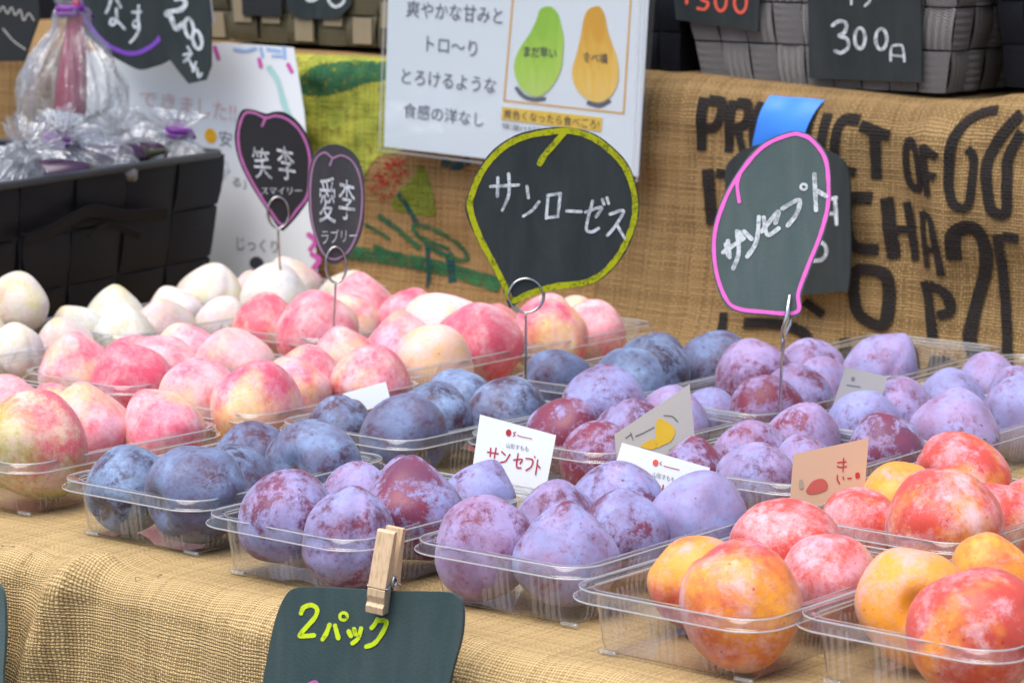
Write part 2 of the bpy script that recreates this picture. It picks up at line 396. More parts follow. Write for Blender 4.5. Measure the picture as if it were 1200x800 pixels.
def wood_mat():
    m, t, o = new_mat('pale_wood'); tc = N(t, 'TexCoord').outputs['Object']
    mp = N(t, 'Mapping'); mp.inputs['Scale'].default_value = (1.2, 1.2, .09); t.links.new(tc, mp.inputs[0])
    n = noise_tex(t, mp.outputs[0], 700, 5, .6, .4)
    c = ramp(t, n, [(.28, (.48, .31, .17)), (.5, (.66, .47, .29)), (.8, (.73, .55, .37))])
    principled(t, o, c, .6, .3, 0, n, .0002); return m
M_WOOD = wood_mat()

# ------------------------------------------------------------------ the cloth on the table
S_EDGE, R_EDGE = 1.236, .026
def table_point(a, l):          # l runs over the top (negative, to the back) and down the front (positive)
    arc = R_EDGE*math.radians(85)
    if l <= 0: s, z, ns, nz = S_EDGE-l, 0.0, 0, 1
    elif l < arc:
        th = l/R_EDGE; s, z = S_EDGE - R_EDGE*math.sin(th), -R_EDGE*(1-math.cos(th)); ns, nz = -math.sin(th), math.cos(th)
    else:
        th = arc/R_EDGE; e = l-arc; ns, nz = -math.sin(th), math.cos(th)
        s = S_EDGE - R_EDGE*math.sin(th) - e*math.cos(th); z = -R_EDGE*(1-math.cos(th)) - e*math.sin(th)
    d = 0
    if l > -.05:
        k = min(1, max(0, (l+.016)/.05)); q = Vector((a*7, l*5, 1.3))
        a0 = -1.335 - .30*max(l, 0)
        d += k*(.017*math.exp(-((a-a0)/.015)**2) - .008*math.exp(-((a-a0+.04)/.018)**2) - .004*math.exp(-((a-a0-.05)/.03)**2))
        a1 = -1.03 - .12*max(l, 0); d += k*(.007*math.exp(-((a-a1)/.05)**2))
        a2 = -1.50 + .2*max(l, 0); d += k*(.009*math.exp(-((a-a2)/.03)**2))
        d += k*(.008*noise.noise(q) + .005*noise.noise(q*3.1) + .0018*noise.noise(q*9))
        # the ridge climbs a little onto the table top between two trays
        kr = min(1, max(0, (l+.05)/.05)); d += (1-k)*kr*.006*math.exp(-((a+1.325+.3*l)/.010)**2)
    else: d -= .0012*abs(noise.noise(Vector((a*14, l*14, 0))))
    if l <= 0: d = min(d, .004)
    return DD*(s + ns*d) + WD*a + UP*(z + nz*d)
ls = [-1.35 + .05*i for i in range(26)] + [-.05 + .003*i for i in range(40)] + [.07 + .005*i for i in range(48)]
A0, A1, NA = -2.7, -.35, 470
v, uv = [], []
for l in ls:
    for i in range(NA):
        a = A0 + (A1-A0)*i/(NA-1); p = table_point(a, l); v.append(p); uv.append((a, l))
f = [(j*NA+i, j*NA+i+1, (j+1)*NA+i+1, (j+1)*NA+i) for j in range(len(ls)-1) for i in range(NA-1)]
o = mesh('tablecloth', v, [q[::-1] for q in f], M_CLOTH, None, True, uv)
tag(o, 'light brown burlap cloth covering the stall table and hanging over its front edge', 'tablecloth')
for k in range(34):                                   # loose fibres standing off the weave
    a = random.uniform(-1.50, -.86); l = random.uniform(-.01, .12); G = Geo(); q = random.uniform(0, 6.3); L = random.uniform(.004, .014)
    pts = []
    for i in range(6):
        u = i/5; p = table_point(a + L*u*math.cos(q+u*1.2), l + L*u*math.sin(q+u*1.2)); pts.append(p - DD*(.0008 + .0022*math.sin(PI*u)) + UP*(.0016*math.sin(PI*u)))
    G.tube(pts, .00022, 5); G.build('loose_thread', M_CLOTH, o, True)
# panel behind the shelf, the stall's inner darkness put into its near-black colour
G = Geo(); G.box(DD*3.2 + WD*-1.9 + UP*.35, WD*3.0, DD*.02, UP*.8)
structure(G.build('dark_backdrop', plain('stall_darkness', (.010, .010, .012), .9, .1)))
# ------------------------------------------------------------------ sacks over the shelf at the back
S_W = 2.17
W_PL = wall_plane(S_W)
def lerp_table(x, tb):
    if x <= tb[0][0]: return tb[0][1]
    for (a, b), (c, d) in zip(tb, tb[1:]):
        if x <= c: return b + (d-b)*(x-a)/(c-a)
    return tb[-1][1]
H_TAB = [(-2.9, .25), (-2.03, .25), (-1.56, .239), (-1.40, .232), (-1.28, .2265), (-1.235, .235), (-1.15, .243), (-.6, .24)]
def sack_point(a, l, front=0.0):
    h = lerp_table(a, H_TAB); r = .03; zt = h-r; arc = r*PI/2
    if l < zt: s, z, ns, nz = 0, l, -1, 0
    elif l < zt+arc: th = (l-zt)/r; s, z, ns, nz = r*(1-math.cos(th)), zt+r*math.sin(th), -math.cos(th), math.sin(th)
    else: s, z, ns, nz = r+(l-zt-arc), h, 0, 1
    q = Vector((a*6, l*6, front*100+2)); k = 1 if l < zt else max(0, 1-(l-zt)/arc*.8)
    d = k*(.009*noise.noise(q) + .006*noise.noise(q*2.7) + .0022*noise.noise(q*8)) + front
    d += .02*math.exp(-max(l, 0)/.03)*1.0
    d += k*.011*math.exp(-((a+1.262+.1*l)/.017)**2)*(.4+.6*min(1, l/.15)) - k*.006*math.exp(-((a+1.305+.1*l)/.02)**2)
    d += k*.006*math.exp(-((a+1.60-.25*l)/.02)**2)
    return DD*(S_W + s + ns*d) + WD*a + UP*(z + nz*d)
def sack(name, a0, a1, front, mat, label, step=.006):
    na = int((a1-a0)/step); lv = [.007*i for i in range(44)] + [.31+.03*i for i in range(14)]
    v, uv = [], []
    for l in lv:
        for i in range(na+1):
            a = a0+(a1-a0)*i/na; e = min(a-a0, a1-a); fr = front - .012*max(0, 1-e/.02)**2
            v.append(sack_point(a, l, fr)); uv.append((a, l))
    f = [(j*(na+1)+i, j*(na+1)+i+1, (j+1)*(na+1)+i+1, (j+1)*(na+1)+i) for j in range(len(lv)-1) for i in range(na)]
    t = thing(name, label, 'sack', WD*((a0+a1)/2) + DD*S_W)
    mesh('sack_cloth', v, f, mat, t, True, uv); return t
SK_R = sack('burlap_sack', -1.655, -.55, .008, M_SACK, 'brown burlap sack printed with large black letters, draped over the back shelf at right')
SK_L = sack('burlap_sack', -2.78, -1.635, 0.0, M_SACK2, 'burlap sack painted with green leaves and a red flower behind the pear poster')
def on_sack(front):
    def fn(px, py, off=.0012):
        q = W_PL.at(px, py); a, l = q.dot(WD), max(q.z, 0)
        p = sack_point(a, l, front); du = sack_point(a+.002, l, front)-p; dv = sack_point(a, l+.002, front)-p
        n = du.cross(dv).normalized(); return p + n*off, (a, l)
    return fn
def sack_print(name, strokes, width, front, mat, parent):
    fn = on_sack(front); G = Geo(); uvs = []
    for i, st in enumerate(strokes):
        ww, cl = width, False
        if isinstance(st, dict): ww = st.get('w', width); cl = st.get('closed', False); st = st['p']
        def fm(x, y, i=i):
            p, u = fn(x, y, .0012+.00004*i); uvs.append(u); return p
        ribbon(G, chaikin(st, cl), ww*(1.12 if ww > 7 else 1), fm, closed=cl, cap=False, cross=4, poly=True)
    return mesh(name, G.v, G.f, mat, parent, True, uvs)
def sack_patch(name, poly, front, mat, parent, cell=2.0, off=.0009):
    def inside(x, y):
        c = False; n = len(poly); j = n-1
        for i in range(n):
            (xi, yi), (xj, yj) = poly[i], poly[j]
            if (yi > y) != (yj > y) and x < (xj-xi)*(y-yi)/(yj-yi)+xi: c = not c
            j = i
        return c
    poly = [tuple(p) for p in smooth_line(poly, closed=True)]
    fn = on_sack(front); idx = {}; v = []; uvs = []; f = []
    x0, x1 = min(p[0] for p in poly), max(p[0] for p in poly); y0, y1 = min(p[1] for p in poly), max(p[1] for p in poly)
    def vid(i, j):
        if (i, j) not in idx:
            p, u = fn(x0+i*cell, y0+j*cell, off); idx[(i, j)] = len(v); v.append(p); uvs.append(u)
        return idx[(i, j)]
    for i in range(int((x1-x0)/cell)+1):
        for j in range(int((y1-y0)/cell)+1):
            if inside(x0+(i+.5)*cell, y0+(j+.5)*cell): f.append((vid(i, j), vid(i, j+1), vid(i+1, j+1), vid(i+1, j)))
    return mesh(name, v, f, mat, parent, True, uvs)
P_ = lambda p, w=None, closed=False: dict(p=p, closed=closed, **({'w': w} if w else {}))
sack_print('printed_letters', [
    [(828, 119), (826, 176)], [(832, 121), (849, 122), (849, 138), (841, 150), (832, 150)],
    [(860, 121), (858, 178)], [(864, 124), (879, 125), (881, 142), (872, 149), (864, 150)], P_([(869, 152), (877, 178)], 8),
    [(894, 124), (888, 142), (888, 165), (896, 178)], [(956, 134), (952, 170), (958, 190), (970, 192), (974, 138)],
    [(1011, 145), (990, 143), (986, 170), (987, 196), (1009, 201)], [(1013, 150), (1045, 160)], P_([(1030, 160), (1031, 209)], 11),
    P_([(1066, 164), (1068, 210), (1076, 219), (1088, 221), (1086, 172)], 9, True),
    P_([(1096, 170), (1101, 228)], 9), P_([(1100, 174), (1114, 182)], 8), P_([(1103, 202), (1112, 206)], 8),
    P_([(1168, 134), (1148, 138), (1134, 148), (1124, 170), (1125, 220), (1132, 240), (1150, 243), (1151, 182), (1141, 174)], 9),
    P_([(1198, 138), (1174, 164), (1164, 190), (1168, 220), (1173, 246), (1192, 252), (1190, 212), (1186, 184), (1202, 156)], 11),
    P_([(834, 198), (840, 262)], 13), P_([(844, 202), (864, 204)], 10),
    P_([(1028, 231), (1001, 229), (999, 258), (1003, 289), (1036, 291)], 12),
    P_([(1042, 231), (1052, 302)], 12), P_([(1066, 236), (1078, 304)], 11), P_([(1054, 268), (1068, 269)], 8),
    P_([(1088, 246), (1097, 312)], 8), P_([(1092, 247), (1106, 253), (1111, 285), (1116, 320)], 8), P_([(1096, 288), (1109, 291)], 7),
    P_([(1130, 302), (1129, 270), (1146, 262), (1161, 268), (1167, 300), (1150, 352), (1146, 408), (1186, 420)], 14),
    P_([(1180, 272), (1185, 352), (1196, 424)], 11), P_([(1186, 275), (1204, 278)], 10),
    P_([(1010, 313), (1008, 330), (1014, 365), (1030, 377), (1049, 381), (1049, 330), (1042, 316)], 12, True),
    P_([(948, 352), (972, 368)], 9), P_([(1093, 327), (1106, 393)], 12), P_([(1100, 331), (1120, 339), (1126, 364), (1110, 367)], 10),
    P_([(1001, 394), (1004, 424)], 12), P_([(1054, 404), (1078, 404), (1090, 434)], 13), P_([(1113, 414), (1111, 440)], 12), P_([(1119, 417), (1137, 426)], 9),
    P_([(860, 364), (862, 392)], 8), P_([(884, 376), (930, 378), (956, 390), (962, 404)], 11)], 9.6, .008, M_INK, SK_R)
M_PG = printed('yellow_green_paint', PB, (.52, .52, .08), .45, (.10, .10, .02), 60, (.28, .33, .05))
M_DG = printed('leaf_green_paint', PB, (.020, .10, .055), .48, (.01, .04, .02), 110, (.05, .16, .06))
M_MG = printed('moss_green_paint', PB, (.20, .24, .03), .47, (.05, .05, .01))
M_RP = printed('red_flower_paint', PB, (.42, .025, .03), .40, (.12, .01, .01))
M_TP = printed('teal_paint', PB, (.015, .075, .085), .50, (.01, .03, .03), 120)
sack_patch('painted_field', [(280, 60), (330, 58), (400, 60), (475, 60), (500, 120), (480, 172), (446, 184), (424, 216), (404, 250), (372, 240), (300, 190), (270, 120)], 0, M_PG, SK_L, 2.5, .0007)
sack_patch('painted_leaf', [(351, 106), (355, 90), (375, 76), (415, 70), (458, 66), (480, 72), (455, 92), (430, 98), (400, 108), (372, 113)], 0, M_DG, SK_L, 2, .0011)
fl = [(433, 220), (446, 196), (462, 184), (482, 180), (489, 193), (474, 212), (458, 234), (444, 234)]; dabs = []; rf = random.Random(5)
while len(dabs) < 95:
    x, y = rf.uniform(430, 492), rf.uniform(178, 238)
    c_ = False
    for i in range(len(fl)):
        (xi, yi), (xj, yj) = fl[i], fl[i-1]
        if (yi > y) != (yj > y) and x < (xj-xi)*(y-yi)/(yj-yi)+xi: c_ = not c_
    if c_: a_ = rf.uniform(-1.4, .2); l_ = rf.uniform(1.2, 3.2); dabs.append(P_([(x, y), (x+l_*math.cos(a_), y+l_*math.sin(a_))], rf.uniform(1.8, 3.4)))
sack_print('painted_flower', dabs, 3, 0, M_RP, SK_L)
sack_patch('painted_leaf', [(496, 192), (507, 214), (514, 250), (496, 252), (462, 244), (470, 224), (484, 212)], 0, M_MG, SK_L, 1.8)
sack_print('painted_stems', [P_([(404, 294), (450, 300), (500, 308), (556, 322), (592, 334)], 14), P_([(440, 288), (470, 300)], 6), P_([(490, 274), (530, 292)], 4), P_([(482, 262), (510, 266), (540, 284), (556, 303), (540, 305), (505, 288)], 5, True),
    P_([(444, 252), (468, 268), (496, 290)], 6), P_([(428, 262), (460, 280)], 4)], 8, 0, M_DG, SK_L)
sack_print('painted_streaks', [P_([(504, 288), (509, 318), (506, 336)], 6), P_([(530, 296), (536, 330)], 8), P_([(520, 190), (536, 196), (552, 188)], 9), P_([(470, 226), (492, 262)], 6)], 6, 0, M_TP, SK_L)
# blue tape holding the spare board to the sack
fn = on_sack(.008); v = []; f = []
TL_, TR_, BR_, BL_ = Vector((900, 117)), Vector((964, 124)), Vector((946, 180)), Vector((888, 178))
for j in range(15):
    for i in range(9):
        a = i/8; b = j/14; q = TL_.lerp(TR_, a).lerp(BL_.lerp(BR_, a), b); v.append(fn(q.x, q.y, .0022 + .0012*math.sin(b*3))[0])
f = [(j*9+i, j*9+i+1, (j+1)*9+i+1, (j+1)*9+i) for j in range(14) for i in range(8)]
tag(mesh('adhesive_tape', v, [q[::-1] for q in f], plain('blue_tape', (.035, .20, .70), .3, .5, var=.05), None, True),
    'strip of glossy blue tape across the top edge of the lettered burlap sack', 'tape')

# ------------------------------------------------------------------ woven baskets
def woven_mat(name, c1, c2, zig=0.0, rough=.45):
    m, t, o = new_mat(name); uv = N(t, 'UVMap').outputs[0]; x = N(t, 'SeparateXYZ'); t.links.new(uv, x.inputs[0])
    n = noise_tex(t, uv, 30, 4, .6)
    # fine ribs pressed into the strap, running as zigzags
    tri = M(t, 'PINGPONG', M(t, 'MULTIPLY', x.outputs[0], 300), 1.0)
    h = M(t, 'SINE', M(t, 'MULTIPLY', M(t, 'ADD', M(t, 'MULTIPLY', x.outputs[1], 400), M(t, 'MULTIPLY', tri, .9)), 2*PI))
    col = mix(t, n, c1, c2)
    if zig: col = mix(t, M(t, 'MULTIPLY_ADD', h, .5, .5), tuple(q*.55 for q in c1), col)
    principled(t, o, col, rough, .5 if zig > .0001 else .18, 0, h, zig or .0001); return m
def woven_side(V, Fc, UVs, bl, br, tl, tr, nx, nz, bulge, flip=0):
    bl, br, tl, tr = map(Vector, (bl, br, tl, tr)); n = (br-bl).cross(tl-bl).normalized(); K = 5
    for i in range(nx):
        for j in range(nz):
            over = (i+j+flip) % 2; b0 = len(V)
            for q in range(K):
                for p in range(K):
                    g = .02; u = (i + g + (1-2*g)*p/(K-1))/nx; w_ = (j + g + (1-2*g)*q/(K-1))/nz
                    P = bl.lerp(br, u).lerp(tl.lerp(tr, u), w_)
                    s = math.sin(PI*(p/(K-1) if not over else q/(K-1))); s2 = 1-abs(2*(q if not over else p)/(K-1)-1)**6
                    V.append(P + n*(bulge*(s**.7)*1.0 + .0005*s2 - bulge*.2)); 
                    UVs.append((u*(br-bl).length, w_*(tl-bl).length) if over else (w_*(tl-bl).length+.3, u*(br-bl).length))
            Fc += [(b0+q*K+p, b0+q*K+p+1, b0+(q+1)*K+p+1, b0+(q+1)*K+p) for q in range(K-1) for p in range(K-1)]
def basket(name, label, bl, br, depth, height, flare, nx, ny, nz, mat, rim_mat, bulge=.002, back=DD, side=None, group=None):
    bl, br = Vector(bl), Vector(br); ex = (br-bl).normalized(); bk = back*depth
    c = (bl+br+bk)/2
    t = thing(name, label, 'basket', c - bk*0, group)
    B = [bl, br, br+bk, bl+bk]; cen = (B[0]+B[2])/2
    T = [p + UP*height + (p-cen).normalized()*flare for p in B]
    V, Fc, UVs = [], [], []
    for k in range(4):
        a, b = k, (k+1) % 4
        woven_side(V, Fc, UVs, B[a], B[b], T[a], T[b], nx if k % 2 == 0 else ny, nz, bulge, k)
    mesh('woven_side', V, Fc, mat, t, True, UVs)
    # dark liner behind the weave and the floor
    G = Geo(); ins = [p + (cen-p).normalized()*.004 + UP*.003 for p in B]; tns = [p + (Vector((cen.x, cen.y, p.z))-p).normalized()*.004 - UP*.002 for p in T]
    G.add(ins+tns, [(0, 1, 2, 3), (0, 1, 5, 4), (1, 2, 6, 5), (2, 3, 7, 6), (3, 0, 4, 7)])
    G.build('liner', M_BOARDP, t)
    G = Geo(); rm = []
    for k in range(4):
        a, b = T[k], T[(k+1) % 4]; rm += [a.lerp(b, x) for x in (.02, .25, .5, .75, .98)]
    G.tube(rm, .004, 8, closed=True); G.build('rim_band', rim_mat, t, True)
    return t, B, T
M_GREYW = woven_mat('grey_strap', (.20, .195, .195), (.30, .29, .29), .0006, .42)
M_BLKW = woven_mat('black_strap', (.005, .006, .010), (.010, .011, .017), .00008, .5)
M_OLIVW = woven_mat('olive_strap', (.085, .075, .035), (.17, .14, .075), .0002, .5)
M_OLIVT = plain('tan_strap', (.28, .23, .15), .6, .3)
PS = wall_plane(S_W+.035)
b0, b1 = PS.at(824, 96), PS.at(1108, 133)
zz = .240; b0.z = zz; b1.z = zz
GB, Bc, Tc = basket('woven_basket', 'grey woven strap basket with zigzag ribs standing on the lettered sack', b0, b1, .17, .15, .034, 9, 6, 4, M_GREYW, M_GREYW, .0022)
b0, b1 = PS.at(672, 84), PS.at(797, 96); b0.z = b1.z = .244
basket('woven_basket', 'black basket in the dark gap between the pear poster and the grey basket', b0, b1, .2, .16, .001, 5, 6, 4, M_BLKW, M_BLKW)
b0, b1 = PS.at(1158, 110), PS.at(1400, 140); b0.z = b1.z = .246
basket('woven_basket', 'black woven strap basket cut off by the top right edge, beside the grey basket', b0+DD*.03, b1+DD*.03, .2, .15, .02, 8, 6, 4, M_BLKW, M_BLKW)
b0, b1 = PS.at(232, 54), PS.at(470, 66); b0.z = b1.z = .255
OB, Bo, To = basket('woven_basket', 'olive and tan woven basket on the shelf left of the pear poster', b0+DD*.01, b1+DD*.01, .16, .13, .012, 7, 5, 4, M_OLIVW, M_OLIVW, .003)
G = Geo()                                             # tan straps woven over the olive ones
for i, (u, w0) in enumerate(((.08, 0), (.36, 1), (.52, 0), (.66, 1), (.80, 0), (.93, 1), (.22, 1))):
    P0 = Bo[0].lerp(Bo[1], u); P1 = To[0].lerp(To[1], u); q = P0.lerp(P1, .02+.13*w0)
    G.box(q + (P1-P0)*.11 - DD*.0035, WD*.0125, DD*.001, (P1-P0)*.10)
G.build('tan_strap', M_OLIVT, OB)
# black basket on the table at the left; its visible side runs away from the viewer
FD = Vector((math.cos(math.radians(62)), math.sin(math.radians(62)), 0)); FN = Vector((FD.y, -FD.x, 0))    # along the visible side, and out of it
v_ = ray(258, 182); rim_c = EYE + v_*((.155-CH)/v_.z)
c_far = Vector((rim_c.x, rim_c.y, .002)) - FN*.022
BLB, Bb, Tb = basket('woven_basket', 'large black flat strap basket holding bagged vegetables at the left edge', c_far - FD*.62, c_far, .42, .153, .026, 8, 5, 3, M_BLKW, plain('worn_black_rim', (.03, .033, .035), .5), .0024, back=-FN)
# raised strap handle on the basket's side
G = Geo(); pl = Plane(rim_c, (Tb[1]-Tb[0]).cross(Tb[1]-Bb[1]))
if pl.n.dot(FN) < 0: pl.n = -pl.n
for pts, wd in (([(22, 275), (50, 266), (78, 250), (104, 240), (140, 246), (190, 243)], 14), ([(96, 276), (112, 262), (126, 259), (158, 272)], 8), ([(20, 272), (19, 300), (22, 318)], 6)):
    q = smooth_line(pts); G.tube([pl.at(p.x, p.y, .006) for p in q], .0012, 6)
    v = []; f = []
    for p in q: v += [pl.at(p.x, p.y, .0075), pl.at(p.x, p.y+wd, .0045)]
    f = [(2*i, 2*i+2, 2*i+3, 2*i+1) for i in range(len(q)-1)]; G.add(v, f)
G.build('strap_handle', M_BLKW if False else plain('black_handle_strap', (.005, .005, .007), .6, .15), BLB, True)
# ------------------------------------------------------------------ paper and boards at the back
def xf(pts, k, x0, y0): return [(x0+a/k, y0+b/k) for a, b in pts]
def quad_board(name, q, plane, mat, parent, thick=.0008, off=0.0): return board_mesh(name, q, plane, mat, parent, thick, True, off)
PP = wall_plane(S_W-.035)
t = thing('paper_banner', 'white printed paper hanging behind the black basket, with pale red and black handwriting', 'poster', PP.at(230, 200))
quad_board('sheet', [(84, 62), (262, 50), (344, 56), (356, 130), (374, 345), (180, 352), (90, 340)], PP, plain('white_paper', (.72, .76, .80), .5, .35, var=.03, scale=8), t, .001)
M_PALER = plain('pale_red_print', (.72, .48, .46), .7, .2); M_FLOW = plain('magenta_print', (.55, .10, .38), .7, .2)
M_BLUEP = plain('light_blue_print', (.30, .45, .72), .7, .2); M_TEALP = plain('pale_teal_print', (.38, .60, .60), .7, .2)
for body, q, m_ in (('\u307e\u3057\u305f!!', [(213, 112), (277, 121), (277, 143), (212, 133)], M_PALER), ('\u3067\u304d', [(164, 106), (206, 110), (206, 128), (163, 124)], M_PALER),
                   ('\u3066\u306f', [(122, 128), (152, 132), (152, 150), (122, 147)], M_GREYT), ('\u5b89\u3044', [(257, 152), (290, 158), (290, 176), (257, 171)], M_GREYT),
                   ('\u308b)', [(272, 208), (289, 210), (289, 222), (272, 220)], M_GREYT), ('\u3058\u3063\u304f\u308a', [(278, 277), (326, 282), (326, 297), (278, 293)], M_GREYT)):
    text_to('handwriting', body, q, PP, m_, t, .0005)
G = Geo(); ribbon(G, circle_pts(247, 159, 3.5, 5, rot=-.3), 7, lambda x, y: PP.at(x, y, .0005), closed=True); G.build('orange_dot', plain('orange_print', (.80, .42, .02), .7, .2), t)
G = Geo(); ribbon(G, circle_pts(301, 308, 4, 3.5), 8, lambda x, y: PP.at(x, y, .0005), closed=True); G.build('dark_dot', M_INKT, t)
for st_ in [[(275, 58), (288, 60), (300, 57)], [(306, 57), (308, 66)], [(314, 58), (328, 60)], [(333, 56), (334, 68)], [(320, 66), (330, 66)]]: lettering('border_mark', [st_], 4, PP, M_BLUEP, t)
for st_ in [[(252, 56), (256, 68)], [(304, 70), (306, 78)], [(338, 76), (342, 84)]]: lettering('border_mark', [st_], 5, PP, M_FLOW, t)
lettering('border_marks', [[(316, 80), (326, 96), (334, 124), (342, 140)]], 7, PP, M_TEALP, t)
for st_ in [[(362, 275), (370, 282), (364, 292)], [(366, 298), (374, 304), (368, 314)], [(370, 320), (375, 328)]]: lettering('flower_mark', [st_], 6, PP, M_FLOW, t)
M_POST = plain('grey_blue_print', (.13, .145, .19), .7, .2)
# pear poster in a clear sleeve
PQ = wall_plane(S_W-.03)
t = thing('pear_poster', 'white laminated poster with a green and a yellow pear and Japanese text', 'poster', PQ.at(600, 170))
quad_board('sheet', [(456, -45), (762, -30), (748, 207), (450, 172)], PQ, plain('poster_paper', (.76, .85, .92), .35, .5, var=.015, scale=6), t, .0006)
quad_board('film', [(451, -48), (771, -33), (754, 217), (443, 180)], PQ, M_LAM, t, .0004, .0016)
lettering('film_edge', [[(752, -30), (742, 205)], [(757, -30), (748, 212)], [(449, 176), (560, 190), (748, 212)], [(454, -40), (446, 176)]], 2.0, PQ, M_EDGE, t, .0021)
for body, q in (('\u723d\u3084\u304b\u306a\u7518\u307f\u3068', [(478, 0), (590, 9), (589, 29), (476, 20)]), ('\u30c8\u30ed\u301c\u308a', [(501, 42), (560, 48), (559, 67), (500, 60)]),
               ('\u3068\u308d\u3051\u308b\u3088\u3046\u306a', [(472, 80), (583, 92), (581, 110), (471, 98)]), ('\u98df\u611f\u306e\u6d0b\u306a\u3057', [(474, 120), (568, 132), (567, 149), (473, 138)])):
    text_to('lettering', body, q, PQ, M_POST, t, .0008)
M_FRM = plain('orange_frame_print', (.75, .42, .10), .6, .3)
for st_ in ([(602, -10), (591, 118)], [(591, 118), (731, 133)], [(731, 133), (740, -10)]): lettering('picture_frame', [st_], 2.2, PQ, M_FRM, t, .0008)
def pear_mat(name, c1, c2, c3):
    m, t, o = new_mat(name); tc = N(t, 'TexCoord').outputs['Generated']; x = N(t, 'SeparateXYZ'); t.links.new(tc, x.inputs[0])
    mp = N(t, 'Mapping'); mp.inputs['Scale'].default_value = (1.6, 1.6, .9); t.links.new(tc, mp.inputs[0]); n = noise_tex(t, mp.outputs[0], 2.2, 5, .6, .6)
    c = ramp(t, M(t, 'MULTIPLY_ADD', n, .7, M(t, 'MULTIPLY_ADD', x.outputs[2], -.35, .2)), [(.2, c1), (.45, c2), (.72, c3)]); principled(t, o, c, .5, .3); return m
M_PEAR1 = pear_mat('green_pear_print', (.30, .58, .06), (.42, .68, .10), (.62, .70, .22)); M_PEAR2 = pear_mat('yellow_pear_print', (.72, .38, .04), (.84, .54, .10), (.88, .66, .26))
for nm, pts, m_, st in (('printed_pear', [(640, 8), (648, 9), (655, 18), (658, 30), (661, 46), (660, 66), (657, 84), (646, 103), (632, 113), (616, 108), (606, 94), (603, 76), (609, 58), (621, 40), (629, 24), (633, 12)], M_PEAR1, [(647, 12), (655, 10), (659, 6)]),
                        ('printed_pear', [(694, 9), (703, 8), (709, 18), (712, 34), (717, 50), (724, 70), (725, 94), (717, 112), (703, 120), (688, 116), (675, 102), (671, 84), (676, 64), (681, 44), (684, 26), (688, 14)], M_PEAR2, [(697, 10), (692, 2), (690, -8)])):
    pr = board_mesh(nm, pts, PQ, m_, t, .0003, off=.0009)
    lettering('printed_stem', [st], 3.5, PQ, M_GREYT, pr, .0012)
lettering('cast_mark', [[(606, 104), (614, 113), (626, 117), (638, 116)], [(690, 121), (703, 124), (714, 119)]], 5, PQ, plain('grey_shade_print', (.13, .14, .17), .6, .3), t, .00085)
for body, q, m_ in (('\u307e\u3060\u65e9\u3044', [(615, 54), (653, 57), (653, 69), (615, 67)], M_INKT), ('\u98df\u3079\u9803', [(684, 61), (713, 63), (713, 75), (684, 73)], M_INKT)):
    text_to('lettering', body, q, PQ, m_, t, .00135, .012)
quad_board('yellow_band', [(589, 125), (706, 138), (705, 154), (588, 140)], PQ, plain('yellow_print', (.82, .56, .08), .6, .3), t, .0003, .0009)
text_to('lettering', '\u9ec4\u8272\u304f\u306a\u3063\u305f\u3089\u98df\u3079\u3054\u308d!', [(592, 128), (703, 140), (703, 152), (591, 138)], PQ, M_INKT, t, .0014)
text_to('lettering', '\u5e38\u6e29(15\u2103)', [(589, 144), (640, 150), (640, 158), (589, 152)], PQ, M_GREYT, t, .0009)

def sign(name, label, outline, plane, board, border=None, bw=7, bmat=None, texts=(), base=None, group='hand-lettered plant label boards', poly=False, loc=None, cat='sign'):
    t = thing(name, label, cat, loc if loc is not None else (base if base is not None else plane.at(*outline[0])), group)
    board_mesh('board', outline, plane, board, t, .0022, poly)
    if border: lettering('border', border, bw, plane, bmat, t, .0004)
    for strokes, wd, m_ in texts: lettering('lettering', strokes, wd, plane, m_, t, .0008)
    return t
def wire_holder(t, plane, cx, cy, r, base, front=.0015, rx=None):
    G = Geo(); rx = rx or r
    c1 = [plane.at(x, y, front) for x, y in circle_pts(cx, cy, rx, r, 30)]; c2 = [plane.at(x+2.5, y+1, -front-.0022) for x, y in circle_pts(cx, cy, rx, r, 30)]
    G.tube(c1, .00085, 8, closed=True); G.tube(c2, .00085, 8, closed=True)
    b = plane.at(cx, cy+r, front); b2 = plane.at(cx+1, cy+r, -front)
    G.tube([b2, b, b.lerp(Vector(base), .02), Vector(base)], .0010, 8)
    G.build('wire_holder', M_STEEL, t, True)
